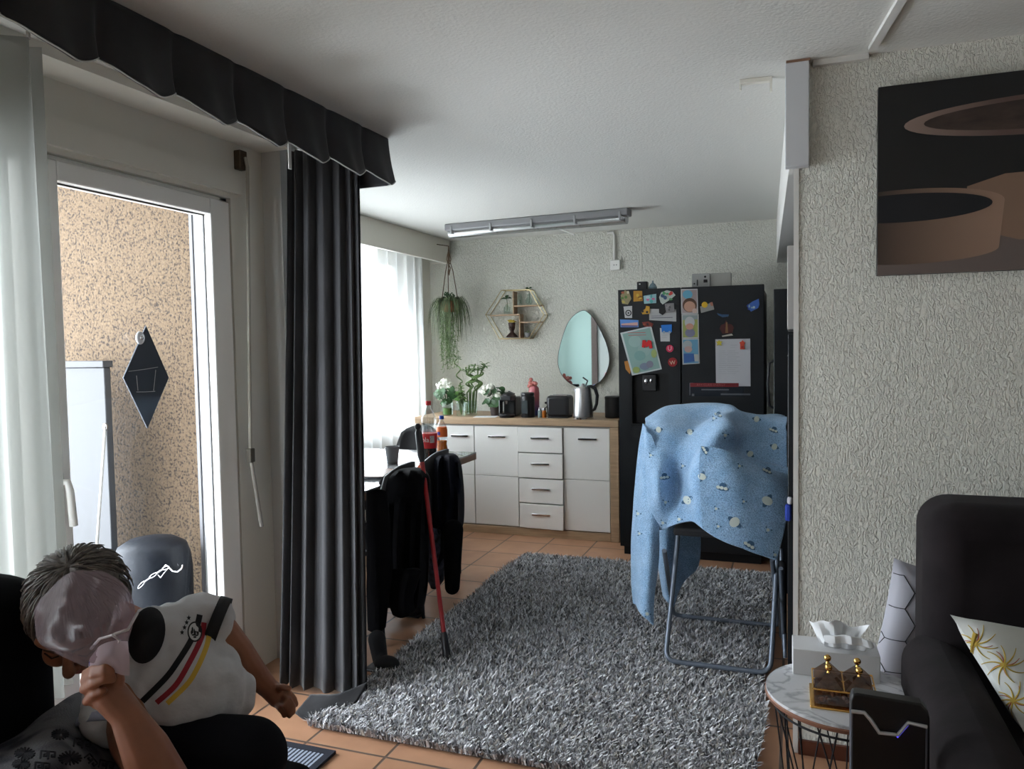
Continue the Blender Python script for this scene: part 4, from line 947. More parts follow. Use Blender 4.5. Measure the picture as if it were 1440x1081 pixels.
V[:, 0] = np.stack([bx - sx_ * wd, by - sy_ * wd, np.full(nb, .008)], 1); V[:, 1] = np.stack([bx + sx_ * wd, by + sy_ * wd, np.full(nb, .008)], 1)
mx_, my_ = bx + dx * ln * .35, by + dy * ln * .35
V[:, 2] = np.stack([mx_ + sx_ * wd, my_ + sy_ * wd, hgt * .65 + .008], 1); V[:, 3] = np.stack([mx_ - sx_ * wd, my_ - sy_ * wd, hgt * .65 + .008], 1)
V[:, 4] = np.stack([bx + dx * ln, by + dy * ln, hgt + .006], 1)
V -= np.array([-.9, 3.6, 0])
me = bpy.data.meshes.new('pile'); me.vertices.add(nb * 5); me.vertices.foreach_set('co', V.ravel())
fi = (np.arange(nb) * 5)[:, None] + np.array([0, 1, 2, 3, 3, 2, 4])[None]
me.loops.add(nb * 7); me.loops.foreach_set('vertex_index', fi.ravel().astype(np.int32))
me.polygons.add(nb * 2); ls = (np.arange(nb) * 7)[:, None] + np.array([0, 4])[None]
me.polygons.foreach_set('loop_start', ls.ravel().astype(np.int32)); me.polygons.foreach_set('loop_total', np.tile([4, 3], nb).astype(np.int32))
for nm, c in (('pile_light', (.85, .85, .88)), ('pile_mid', (.48, .48, .5)), ('pile_dark', (.14, .14, .15)), ('pile_warm', (.45, .42, .38))): me.materials.append(M(nm, c, .9))
me.polygons.foreach_set('material_index', np.repeat(rg.choice(4, nb, p=[.3, .32, .25, .13]), 2).astype(np.int32))
me.update(calc_edges=True); me.validate()
po = bpy.data.objects.new('pile', me); sc.collection.objects.link(po); po.parent = rug; po['kind'] = 'stuff'

# striped mat
mm_ = bpy.data.materials.new('striped_mat'); mm_.use_nodes = True; nt = mm_.node_tree; b = nt.nodes['Principled BSDF']; b.inputs['Roughness'].default_value = .9
tc = N(nt, 'TexCoord'); sx = N(nt, 'SeparateXYZ'); mu = N(nt, 'Math', operation='MULTIPLY'); mu.inputs[1].default_value = 62; fr_ = N(nt, 'Math', operation='FRACT')
nz = N(nt, 'TexNoise'); nz.inputs['Scale'].default_value = 300; ad = N(nt, 'Math', operation='ADD'); sb_ = N(nt, 'Math', operation='MULTIPLY'); sb_.inputs[1].default_value = .5
r = ramp(nt, [(.0, (.01, .014, .03)), (.72, (.3, .34, .42))], 'CONSTANT')
nt.links.new(tc.outputs['Object'], sx.inputs[0]); nt.links.new(sx.outputs[0], mu.inputs[0]); nt.links.new(mu.outputs[0], fr_.inputs[0]); nt.links.new(tc.outputs['Object'], nz.inputs[0]); nt.links.new(nz.outputs[0], sb_.inputs[0]); nt.links.new(fr_.outputs[0], ad.inputs[0]); nt.links.new(sb_.outputs[0], ad.inputs[1]); nt.links.new(ad.outputs[0], r.inputs[0]); nt.links.new(r.outputs[0], b.inputs['Base Color'])
mt = thing('striped_mat', 'navy and white striped woven mat on the tiles beside the sofa', 'mat', (-1.75, 2.0, 0))
MB().box((-2.05, 1.55, .001), (-1.52, 2.215, .010)).build('woven_field', mm_, mt, smooth=False)
MB().box((-2.06, 2.205, .001), (-1.495, 2.235, .012)).box((-1.52, 1.55, .001), (-1.495, 2.205, .012)).build('border', M('navy', (.01, .012, .022), .9), mt, smooth=False)

# ------------------------------------------------------------------ dining table
marble_t = M('table_top_grey', (.32, .33, .34), .12, var=(9, .45), coat=.4)
TX0, TX1, TY0, TY1 = -2.66, -1.865, 3.02, 4.42
tbl = thing('dining_table', 'dining table with glossy grey marbled top and brown edge by the kitchen window', 'table', (-2.2, 3.7, 0))
MB().box((TX0, TY0, .742), (TX1, TY1, .75)).build('tabletop', marble_t, tbl, smooth=False)
MB().box((TX0, TY0, .705), (TX1, TY1, .7415)).build('edge_band', brown_edge, tbl, smooth=False)
MB().box((TX0 + .08, TY0 + .1, .63), (TX1 - .08, TY1 - .1, .705)).build('apron', M('apron', (.05, .035, .03), .6), tbl, smooth=False)
for x in (TX0 + .1, TX1 - .1):
    for y in (TY0 + .12, TY1 - .12): MB().box((x - .025, y - .025, 0), (x + .025, y + .025, .63)).build('leg', black_matte, tbl, bevel=.003)
def ttop(px, py): p = pt(px, py, z=.75); return Vector((p.x, p.y, .75))
b0 = ttop(552, 652)
t = thing('tumbler', 'plain grey conical tumbler standing alone on the dining table', 'cup', b0)
MB().lathe(b0, [(.030, 0), (.041, .10), (.038, .10), (.028, .008)], 28).build('cup_wall', M('tumbler_grey', (.14, .14, .145), .6), t)
MB().lathe(b0 + Vector((0, 0, .001)), [(.031, 0), (.033, .012)], 28).build('foot_ring', M('tumbler_foot', (.1, .1, .1), .6), t)
b0 = ttop(604, 650)
t = thing('cola_bottle', 'large clear bottle with a little dark cola, red cap and red label', 'bottle', b0)
pet = glass_mat('pet_plastic', (.86, .88, .88), 3, .08, .12)
MB().lathe(b0, [(.035, 0), (.045, .01), (.047, .04), (.043, .10), (.047, .13), (.047, .16), (.036, .20), (.045, .235), (.043, .26), (.028, .295), (.014, .315), (.013, .33)], 28).build('bottle_wall', pet, t)
MB().lathe(b0, [(.033, .003), (.043, .012), (.044, .04), (.041, .085)], 28).build('cola', M('cola', (.012, .004, .003), .1), t)
lb = MB().lathe(b0, [(.0445, .085), (.0445, .10), (.0482, .13), (.0482, .165), (.047, .17)], 32).build('label', M('cola_label', (.55, .02, .025), .4), t)
w = MB(); fa = math.atan2(-b0.y, -b0.x)
add_text_cyl(w, 'Cola', .04, b0 + Vector((0, 0, .135)), .0492, fa - .75); w.build('label_lettering', M('label_white', (.75, .72, .7), .5), lb, smooth=False)
w = MB(); w.grid([[b0 + Vector((.0490 * math.cos(fa + .1 + .07 * i), .0490 * math.sin(fa + .1 + .07 * i), .118 + .04 * j)) for i in range(9)] for j in (0, 1)]); w.build('label_panel', M('label_grey', (.42, .36, .36), .5, var=(160, .5)), lb)
MB().lathe(b0, [(.0155, .33), (.016, .352), (.013, .355)], 20).build('cap', red, t)
b0 = ttop(622, 640)
t = thing('orange_soda_bottle', 'smaller orange soda bottle with blue cap behind the cola bottle', 'bottle', b0)
MB().lathe(b0, [(.028, 0), (.034, .008), (.034, .04), (.029, .07), (.034, .10), (.034, .15), (.028, .18), (.013, .21), (.012, .225)], 28).build('bottle_wall', pet, t)
MB().lathe(b0, [(.027, .003), (.033, .01), (.0328, .04), (.028, .07), (.031, .09)], 28).build('soda', M('orange_soda', (.65, .16, .01), .2), t)
lb = MB().lathe(b0, [(.0345, .115), (.0345, .155), (.03, .175)], 28).build('label', M('soda_label', (.65, .13, .02), .4), t)
w = MB(); fa = math.atan2(-b0.y, -b0.x); w.grid([[b0 + Vector((.0352 * math.cos(fa - .85 + .09 * i), .0352 * math.sin(fa - .85 + .09 * i), .127 + .02 * j)) for i in range(7)] for j in (0, 1)]); w.build('label_badge', M('label_blue', (.02, .04, .3), .5), lb, smooth=False)
MB().lathe(b0, [(.0145, .222), (.0145, .242), (.012, .244)], 20).build('cap', M('cap_blue', (.01, .06, .35), .4), t)
b0 = ttop(600, 660)
t = thing('candy_wrapper', 'crumpled orange red packet on the table in front of the cola bottle', 'packet', b0)
w = MB()
for k in range(9): w.obox(b0 + Vector((rnd.uniform(-.04, .04), rnd.uniform(-.02, .02), .012 + rnd.uniform(0, .02))), (.018, rnd.uniform(-.01, .01), rnd.uniform(-.008, .008)), (rnd.uniform(-.01, .01), .014, .004), (.002, -.003, .004))
w.build('foil', M('packet_orange', (.6, .1, .03), .4, var=(60, .5)), t)
# place mats
for (px, py, lab) in ((535, 668, 'thin glass plate edge on the dining table nearest the dark curtain'),):
    a = ttop(px, py); t = thing('table_tray', lab, 'tray', a)
    MB().lathe(a, [(.10, 0), (.13, .004), (.132, .012), (.126, .012), (.1, .006)], 30).build('plate', glass_mat('tray_glass', (.8, .82, .84), 1.5, .02, .12), t)
    MB().lathe(a, [(.131, .010), (.134, .014), (.128, .014)], 30).build('rim', M('rim_brown', (.2, .1, .06), .4), t)

# ------------------------------------------------------------------ chairs
chair_m = M('chair_shell', (.02, .02, .022), .5)
def chair(loc, face, lab, group=None):
    """shell chair with tapered splayed legs; face = angle of the sitting direction"""
    t = thing('dining_chair', lab, 'chair', loc, group); c, s = math.cos(face), math.sin(face); L = Vector(loc)
    def W(f, r, z): return L + Vector((c * f - s * r, s * f + c * r, z))
    # seat
    rows = []
    for j in range(9):
        f = -.21 + .42 * j / 8; rows.append([W(f, -.21 + .42 * i / 8, .45 - .02 * math.cos((i - 4) / 4 * 1.4) + .012 * ((i - 4) / 4) ** 2) for i in range(9)])
    MB().grid(rows).build('seat', chair_m, t, solid=.018)
    rows = []
    for j in range(10):
        v = j / 9; z = .46 + .39 * v; wdt = .20 * (1 - .32 * max(0, v - .45) ** 1.3 * 2.0)
        rows.append([W(-.21 - .05 * v - .0 + .06 * abs((i - 5) / 5) ** 2, wdt * (i - 5) / 5, z - .05 * (abs((i - 5) / 5) ** 3) * v) for i in range(11)])
    MB().grid(rows).build('backrest', chair_m, t, solid=.016)
    for f, r in ((.17, .17), (.17, -.17), (-.17, .17), (-.17, -.17)):
        MB().tube([W(f, r, .435), W(f * 1.25, r * 1.22, 0)], [.015, .009], 10).build('leg', black_matte, t)
    return t
chair((-2.02, 3.33, 0), math.pi, 'black dining chair nearest the dark curtain, covered by a long black coat', 'chairs along the near side of the dining table')
chair((-2.05, 3.80, 0), math.pi, 'black dining chair nearer the sideboard, covered by a navy jacket', 'chairs along the near side of the dining table')
p = pt(590, 640, y=4.85)
chair((-2.52, 4.72, 0), -math.pi / 2, 'grey-black empty dining chair at the far end of the table by the window')

# coats: hanging sheets folded over the chair backs
coat_m = M('black_coat', (.004, .004, .005), .95, spec=.1, sheen=.01, bump=(60, .2, .002)); navy_m = M('navy_jacket', (.005, .006, .012), .9, spec=.12, sheen=.02, bump=(70, .2, .002))
def coat(name, lab, cat, outline, y0, thick, mat, extra=None, loc=None, seed=0):
    """front sheet from an outline of rows: (py, px_left, px_right) at a given distance, puffed to a soft body"""
    rows = []
    n = 15; from mathutils import noise
    t = thing(name, lab, cat, pt((outline[-1][1] + outline[-1][2]) / 2, outline[-1][0], y=y0))
    P = []
    for k, (py, xl, xr) in enumerate(outline):
        ring = []
        for i in range(n * 2):
            a = 2 * math.pi * i / (n * 2); u = .5 - .5 * math.cos(a); px = xl + (xr - xl) * u
            yy = y0 - thick * math.sin(a) * (1 if math.sin(a) > 0 else .7) * (.25 if k == 0 else 1) + .026 * math.sin(px * .42 + seed + k * .25) + .012 * math.sin(px * .9 + k * .8)
            q = pt(px, py, y=yy)
            ring.append(q + Vector((0, 0, 0)))
        P.append(ring)
    R_ = [resample([P[k][i] for k in range(len(P))], 40) for i in range(n * 2)]
    rows = [[R_[i][j] for i in range(n * 2)] + [R_[0][j]] for j in range(40)]
    w = MB(); w.grid(rows); w.add([sum(rows[0][:-1], Vector()) / (2 * n)] + rows[0][:-1], [(0, 1 + i, 1 + (i + 1) % (2 * n)) for i in range(2 * n)])
    w.add([sum(rows[-1][:-1], Vector()) / (2 * n)] + rows[-1][:-1], [(0, 1 + i, 1 + (i + 1) % (2 * n)) for i in range(2 * n)])
    w.build('cloth_body', mat, t, angle=70)
    return t
c1 = coat('coat', 'long black coat hung over the dining chair nearest the dark curtain', 'coat', [(657, 568, 588), (663, 548, 600), (680, 532, 606), (720, 526, 606), (770, 524, 604), (820, 527, 602), (855, 538, 596)], 3.33, .20, coat_m, seed=1)
w = MB(); w.grid(sheet([[pt(552, 800, y=3.08), pt(575, 800, y=3.05), pt(590, 800, y=3.1)], [pt(550, 840, y=3.08), pt(566, 845, y=3.04), pt(578, 840, y=3.1)], [pt(556, 862, y=3.1), pt(570, 866, y=3.06), pt(581, 858, y=3.1)]], 12, 10, .006)); w.build('sleeve', coat_m, c1, solid=.03)
w = MB(); w.grid(sheet([[pt(520, 690, y=3.0), pt(530, 688, y=2.98), pt(541, 690, y=3.02)], [pt(519, 800, y=3.0), pt(532, 800, y=2.97), pt(548, 800, y=3.02)], [pt(521, 885, y=3.0), pt(530, 888, y=2.98), pt(538, 880, y=3.02)]], 12, 20, .008)); w.build('sleeve', coat_m, c1, solid=.03)
c2 = coat('jacket', 'navy jacket hung over the dining chair nearer the sideboard, one sleeve dangling', 'jacket', [(637, 622, 638), (643, 606, 645), (660, 598, 650), (700, 596, 653), (735, 600, 652), (748, 606, 646), (760, 610, 644), (800, 600, 628), (812, 604, 622)], 3.86, .19, navy_m, seed=3)
MB().cap(pt(637, 745, y=3.66), .055, pt(636, 825, y=3.66), .040, 16).build('sleeve', coat_m, c2)
MB().grid(sheet([[pt(600, 745, y=3.7), pt(608, 742, y=3.66), pt(618, 745, y=3.7)], [pt(598, 790, y=3.7), pt(610, 790, y=3.65), pt(622, 790, y=3.7)], [pt(604, 815, y=3.7), pt(612, 828, y=3.66), pt(620, 815, y=3.7)]], 12, 12, .012)).build('patterned_lining', M('lining_blue_grey', (.05, .06, .09), .8, var=(35, .9)), c2, solid=.02)
# boots / shoes under the table
for (px, py, lab, sc_) in ((572, 862, 'black boot shaft resting on the tiles under the coats', 1), (535, 938, 'black shoe poking out from under the dark curtain', .9)):
    b0 = pt(px, py, z=0); t = thing('shoe', lab, 'shoe', b0)
    w = MB(); w.ell(b0 + Vector((.05, -.03, .035)), (.06, .042, .034)).cap(b0 + Vector((0, 0, .035)), .034, b0 + Vector((-.02, .01, .12)), .04)
    o = w.build('upper', black_matte, t); m_ = o.modifiers.new('fuse', 'REMESH'); m_.mode = 'VOXEL'; m_.voxel_size = .006; m_.use_smooth_shade = True
    MB().box(b0 + Vector((-.05, -.06, 0)), b0 + Vector((.10, .02, .012))).build('sole', black_plastic, t, bevel=.005)
# red pole
q0 = pt(630, 936, z=.004); q1 = pt(587, 596, y=3.30); dq = q1 - q0
pl = thing('walking_pole', 'red pole with black grip and black rubber foot leaning on the dining table', 'pole', q0)
MB().tube([q0 + dq * .10, q0 + dq * .84], .0105, 12).build('shaft', M('pole_red', (.32, .012, .015), .35), pl)
MB().tube([q0, q0 + dq * .012, q0 + dq * .115, q0 + dq * .13], [.016, .02, .015, .011], 12).build('foot_sleeve', black_plastic, pl)
MB().tube([q0 + dq * .83, q0 + dq * .86, q0 + dq * .96, q0 + dq * .975], [.011, .018, .017, .009], 12).ell(q0 + dq * .988, .016).build('grip', black_plastic, pl)

# ------------------------------------------------------------------ folding chair and blue blanket
fc = thing('folding_chair', 'grey tubular folding chair frame half hidden under the blue blanket', 'chair', (-.3, 3.55, 0))
def rounded(path, r=.05):
    out = [Vector(path[0])]
    for i in range(1, len(path) - 1):
        p, a, b_ = Vector(path[i]), Vector(path[i - 1]), Vector(path[i + 1]); u = (a - p).normalized() * r; v = (b_ - p).normalized() * r
        for k in range(6): t_ = k / 5; out.append((p + u) * (1 - t_) ** 2 + 2 * t_ * (1 - t_) * p + (p + v) * t_ ** 2)
    out.append(Vector(path[-1])); return out
zt = .046
A0, A1 = Vector((-.515, 3.27, zt)), Vector((-.085, 3.27, zt)); B0, B1 = Vector((-.56, 3.84, zt)), Vector((-.06, 3.84, zt))
MB().tube(rounded([(-.49, 3.72, .98), (-.49, 3.50, .53), A0, A1, (-.06, 3.50, .53), (-.06, 3.72, .98)]), .0105, 10).build('front_frame', grey_tube, fc)
MB().tube(rounded([(-.53, 3.36, .50), B0, B1, (-.08, 3.36, .50)]), .0105, 10).build('rear_frame', grey_tube, fc)
MB().tube([(-.49, 3.72, .98), (-.06, 3.72, .98)], .0105, 10).build('top_rail', grey_tube, fc)
MB().box((-.50, 3.42, .555), (-.07, 3.74, .59)).build('seat', black_matte, fc, bevel=.01)
MB().box((-.48, 3.69, .66), (-.07, 3.715, .98)).build('backrest', black_matte, fc, bevel=.008)
MB().cap((-.045, 3.56, .42), .022, (-.04, 3.60, .09), .016).build('folded_armrest', black_matte, fc)
MB().tube([(-.05, 3.66, .47), (-.03, 3.52, .02)], .009, 10).tube([(-.045, 3.3, .48), (-.035, 3.62, .02)], .009, 10).build('side_strut', grey_tube, fc)

fleece = bpy.data.materials.new('blue_fleece'); fleece.use_nodes = True; nt = fleece.node_tree; b = nt.nodes['Principled BSDF']; b.inputs['Roughness'].default_value = .95; b.inputs['Sheen Weight'].default_value = .3
tc = N(nt, 'TexCoord'); n1 = N(nt, 'TexNoise'); n1.inputs['Scale'].default_value = 220; n1.inputs['Detail'].default_value = 3
n2 = N(nt, 'TexNoise'); n2.inputs['Scale'].default_value = 16; r2 = ramp(nt, [(.3, (.30, .52, .78)), (.7, (.42, .64, .88))])
r3 = ramp(nt, [(.35, (.4, .45, .55)), (.6, (1, 1, 1))]); mx = N(nt, 'MixRGB', blend_type='MULTIPLY'); mx.inputs[0].default_value = .8
bu = N(nt, 'Bump'); bu.inputs['Strength'].default_value = 1; bu.inputs['Distance'].default_value = .006
for a, c in ((tc.outputs['Object'], n1.inputs[0]), (tc.outputs['Object'], n2.inputs[0]), (n2.outputs[0], r2.inputs[0]), (n1.outputs[0], r3.inputs[0]), (r2.outputs[0], mx.inputs[1]), (r3.outputs[0], mx.inputs[2]), (mx.outputs[0], b.inputs['Base Color']), (n1.outputs[0], bu.inputs['Height']), (bu.outputs[0], b.inputs['Normal'])): nt.links.new(a, c)
bl = thing('blue_blanket', 'light blue fleece blanket with white planets and saucers draped over the folding chair', 'blanket', (-.35, 3.6, .5))
def q(px, py, y): return pt(px, py, y=y)
# main drape: over the top and down the front
main = [
    [q(925, 590, 4.02), q(945, 580, 4.05), q(985, 574, 4.08), q(1030, 574, 4.05), q(1052, 584, 4.02), q(1106, 588, 4.0)],
    [q(912, 588, 3.80), q(938, 576, 3.82), q(985, 570, 3.85), q(1030, 570, 3.83), q(1056, 584, 3.80), q(1106, 587, 3.78)],
    [q(904, 602, 3.64), q(934, 606, 3.60), q(985, 592, 3.68), q(1026, 592, 3.52), q(1062, 612, 3.66), q(1106, 606, 3.66)],
    [q(900, 640, 3.58), q(926, 650, 3.46), q(962, 632, 3.54), q(1000, 615, 3.40), q(1050, 640, 3.56), q(1107, 660, 3.52)],
    [q(906, 690, 3.56), q(930, 697, 3.40), q(958, 685, 3.50), q(985, 668, 3.32), q(1060, 672, 3.42), q(1107, 672, 3.46)],
    [q(912, 745, 3.52), q(930, 746, 3.46), q(960, 738, 3.34), q(985, 730, 3.30), q(1040, 760, 3.32), q(1098, 720, 3.40)]]
main[-1] = [q(922, 742, 3.52), q(940, 744, 3.46), q(962, 738, 3.36), q(990, 742, 3.30), q(1042, 770, 3.32), q(1092, 788, 3.36)]
G = sheet(main, 90, 90, .05, 3, 6)
MB().grid(G).build('cloth', fleece, bl, solid=.010, angle=80)
# front right flap lying over the main drape
flap = [[q(986, 628, 3.36), q(1020, 634, 3.34), q(1065, 655, 3.40), q(1108, 668, 3.46)],
        [q(984, 665, 3.27), q(1020, 668, 3.27), q(1060, 676, 3.31), q(1107, 690, 3.38)],
        [q(985, 710, 3.24), q(1020, 722, 3.24), q(1062, 735, 3.28), q(1103, 740, 3.34)],
        [q(988, 743, 3.23), q(1020, 760, 3.23), q(1058, 776, 3.27), q(1093, 787, 3.31)]]
MB().grid(sheet(flap, 50, 50, .012, 5, 8)).build('cloth', fleece, bl, solid=.010, angle=80)
# left side hanging tail
tail = [[q(905, 595, 3.70), q(908, 600, 3.62), q(912, 606, 3.56), q(920, 612, 3.54)],
        [q(896, 660, 3.62), q(906, 665, 3.52), q(918, 668, 3.48), q(932, 668, 3.50)],
        [q(890, 748, 3.58), q(902, 760, 3.46), q(912, 750, 3.42), q(926, 745, 3.46)],
        [q(891, 800, 3.56), q(900, 805, 3.44), q(912, 810, 3.40), q(922, 805, 3.44)],
        [q(891, 850, 3.52), q(900, 858, 3.42), q(908, 868, 3.38), q(918, 878, 3.40)]]
MB().grid(sheet(tail, 40, 80, .02, 8, 9)).build('cloth', fleece, bl, solid=.009, angle=80)
# rear tail in shade, seen between the legs
tail2 = [[q(920, 735, 3.78), q(940, 735, 3.72), q(965, 735, 3.76), q(985, 735, 3.8)],
         [q(926, 790, 3.78), q(936, 795, 3.70), q(955, 800, 3.76), q(982, 795, 3.82)],
         [q(934, 838, 3.78), q(942, 848, 3.72), q(948, 852, 3.72), q(952, 815, 3.8)]]
MB().grid(sheet(tail2, 24, 40, .014, 11, 10)).build('cloth', fleece, bl, solid=.009, angle=80)
# printed planets, saucers and stars, cut to follow the cloth
bpy.context.view_layer.update()
def on_surface(objs, off=.0015):
    vs, fs = [], []
    dg = bpy.context.evaluated_depsgraph_get()
    for o in objs:
        ev = o.evaluated_get(dg); me = ev.to_mesh(); k = len(vs); mw = o.matrix_world
        vs += [mw @ v.co for v in me.vertices]; fs += [[i + k for i in p.vertices] for p in me.polygons]; ev.to_mesh_clear()
    return BVHTree.FromPolygons(vs, fs)
def project(bvh, pts, fs, w, direction, off=.002):
    """project flat shapes onto cloth along a direction"""
    d = Vector(direction).normalized(); out = []
    for p in pts:
        h = bvh.ray_cast(p - d * 1.0, d)
        if h[0] is None: return False
        out.append(h[0] - d * off)
    w.add(out, fs); return True
cloths = [o for o in sc.objects if o.parent == bl]
for o in cloths: bpy.context.view_layer.update()
bv = on_surface(cloths)
def disc(c, ax, ay, rx, rz, n=14, rings=2):
    vs = [c]; fs = []
    for k in range(1, rings + 1):
        for j in range(n): a = 2 * math.pi * j / n; vs.append(c + ax * (rx * k / rings * math.cos(a)) + ay * (rz * k / rings * math.sin(a)))
    for j in range(n): fs.append((0, 1 + j, 1 + (j + 1) % n))
    for k in range(rings - 1):
        for j in range(n): o = 1 + k * n; fs.append((o + j, o + n + j, o + n + (j + 1) % n, o + (j + 1) % n))
    return vs, fs
wp, wd_ = MB(), MB(); ddir = Vector((-.1, 1, -.05))
def motif(px, py, kind, ang, s):
    c = pt(px, py, y=3.4); a = math.radians(ang); ax = Vector((math.cos(a), 0, math.sin(a))); ay = Vector((-math.sin(a), 0, math.cos(a)))
    cd = Vector((c.x, c.y, c.z - CH)).normalized()
    if kind == 'planet':
        v, f = disc(c, ax, ay, .030 * s, .012 * s); project(bv, v, f, wd_, cd, .0022)
        v, f = disc(c, ax, ay, .017 * s, .021 * s); project(bv, v, f, wp, cd, .0030)
    elif kind == 'saucer':
        v, f = disc(c + ay * .010 * s, ax, ay, .014 * s, .012 * s); project(bv, v, f, wd_, cd, .0022)
        for k in (-1.1, -.2, .8): v, f = disc(c + ax * .016 * s * k, ax, ay, .008 * s, .007 * s, 10, 1); project(bv, v, f, wp, cd, .0032)
        v, f = disc(c - ay * .002, ax, ay, .027 * s, .010 * s); project(bv, v, f, wd_, cd, .0022)
    else:
        v, f = disc(c, ax, ay, .007 * s, .007 * s, 8, 1); project(bv, v, f, wp, cd, .003)
        for k in range(3): v, f = disc(c + ax * .013 * s * math.cos(k * 2.1) + ay * .013 * s * math.sin(k * 2.1), ax, ay, .0035, .0035, 6, 1); project(bv, v, f, wd_, cd, .0025)
for m_ in ((1033, 734, 'planet', -40, 1.1), (1079, 704, 'planet', 60, 1.05), (966, 703, 'planet', 35, .95), (987, 670, 'planet', 70, .8), (1055, 638, 'planet', -40, .7), (1089, 628, 'planet', -20, .7), (1064, 589, 'planet', -10, .7), (970, 607, 'planet', 20, .7),
           (935, 671, 'saucer', 10, .9), (1016, 686, 'saucer', -10, 1.0), (1054, 767, 'saucer', -30, 1.0), (991, 633, 'saucer', -60, .8), (1010, 583, 'saucer', -20, .7), (1088, 605, 'saucer', -20, .8), (926, 604, 'planet', 10, .7), (1079, 662, 'saucer', -25, .8),
           (932, 735, 'star', 0, 1), (1007, 715, 'star', 0, .8), (1080, 745, 'star', 0, 1), (955, 730, 'star', 0, 1), (1004, 588, 'star', 0, .8), (936, 706, 'star', 20, 1), (1020, 612, 'star', 20, 1), (897, 722, 'star', 0, 1), (910, 863, 'star', 0, 1.2), (899, 750, 'star', 0, .8), (1090, 780, 'star', 0, .9), (960, 655, 'star', 0, .8), (1040, 655, 'star', 0, .8), (1010, 740, 'star', 0, .8), (1046, 705, 'star', 0, .7), (915, 640, 'star', 0, .8)):
    motif(*m_)
wd_.build('printed_markings', M('print_dark_blue', (.05, .12, .22), .9), bl, normals=False); wp.build('printed_planets', M('print_cream', (.6, .66, .62), .9), bl, normals=False)
# small things in the gap behind the wall corner
t = thing('blue_cloth', 'small bright blue cloth in the gap between the blanket and the wall corner', 'cloth', (-.02, 3.19, .70))
MB().box((-.028, 3.17, .705), (-.004, 3.205, .77)).build('folded_cloth', M('royal_blue', (.02, .05, .35), .8), t, bevel=.008)
MB().box((-.02, 3.17, .771), (.0, 3.2, .80)).build('white_cloth', M('cloth_white', (.5, .5, .55), .8), t, bevel=.008)

# ------------------------------------------------------------------ round side table
TZ = .45; tc_ = Vector((.135, 2.24, 0)); TR = .205
mar = bpy.data.materials.new('white_marble'); mar.use_nodes = True; nt = mar.node_tree; b = nt.nodes['Principled BSDF']; b.inputs['Roughness'].default_value = .25
tc = N(nt, 'TexCoord'); n1 = N(nt, 'TexNoise'); n1.inputs['Scale'].default_value = 5; n1.inputs['Detail'].default_value = 6; n1.inputs['Distortion'].default_value = 1.5
r = ramp(nt, [(.0, (.6, .61, .63)), (.46, (.62, .63, .65)), (.5, (.38, .39, .41)), (.54, (.62, .63, .65))]); nt.links.new(tc.outputs['Object'], n1.inputs[0]); nt.links.new(n1.outputs[0], r.inputs[0]); nt.links.new(r.outputs[0], b.inputs['Base Color'])
st = thing('side_table', 'round marble-topped side table with black wire basket base', 'side table', tc_)
MB().lathe(tc_ + Vector((0, 0, TZ - .014)), [(TR, 0), (TR, .014)], 64).build('tabletop', mar, st)
MB().lathe(tc_ + Vector((0, 0, TZ - .020)), [(TR + .001, 0), (TR + .003, .003), (TR + .003, .010), (TR + .0005, .0125)], 64).build('edge_band', M('copper_edge', (.25, .12, .08), .4, .3), st)
def ringpts(r, z, n=48): return [tc_ + Vector((r * math.cos(2 * math.pi * k / n), r * math.sin(2 * math.pi * k / n), z)) for k in range(n)]
w = MB(); MB().tube(ringpts(TR - .02, TZ - .045), .003, 6, closed=True).build('wire_ring', black_matte, st); MB().tube(ringpts(.135, .005), .0035, 6, closed=True).build('wire_ring', black_matte, st)
for k in range(22):
    a = 2 * math.pi * k / 22; b_ = a + (.75 if k % 3 == 0 else (-.6 if k % 3 == 1 else .08))
    p = [tc_ + Vector(((TR - .02) * math.cos(a), (TR - .02) * math.sin(a), TZ - .02)), tc_ + Vector((.135 * math.cos(b_), .135 * math.sin(b_), .004))]
    MB().tube(p, .0024, 6).build('wire', black_matte, st)
# tissue box
def tt(px, py): p = pt(px, py, z=TZ); return Vector((p.x, p.y, TZ))
b0 = Vector((.115, 2.375, TZ))
tb = thing('tissue_box', 'white paper tissue box with a crumpled tissue rising out of it', 'tissue box', b0)
ax, ay = Vector((1, .02, 0)), Vector((-.02, 1, 0))
MB().obox(b0 + Vector((.0, 0, .038)), ax * .115, ay * .055, (0, 0, .038)).build('box', M('tissue_box_white', (.6, .6, .61), .7), tb, bevel=.002)
rows = []
for j in range(9):
    v = j / 8; rows.append([b0 + Vector((.0 + (-.065 + .15 * (i / 12)) * (.6 + .5 * v), .012 * math.sin(i * 1.7 + v * 3) + .02 * v * math.cos(i * .8), .074 + v * (.088 - .03 * abs(math.sin(i * .45 + .9)) + (.012 if i in (2, 3) else 0)))) for i in range(13)])
MB().grid(rows).build('tissue', M('tissue_white', (.78, .79, .8), .9), tb, solid=.0012, subsurf=1)
rows = []
for j in range(7):
    v = j / 6; rows.append([b0 + Vector((-.03 + .11 * (i / 9) * (1 + .2 * v), -.02 - .03 * v + .008 * math.sin(i * 2 + v), .076 + .05 * math.sin(v * 2.6) * (1 - .4 * abs(i / 9 - .5)))) for i in range(10)])
MB().grid(rows).build('tissue', M('tissue_white2', (.75, .76, .78), .9), tb, solid=.0012, subsurf=1)
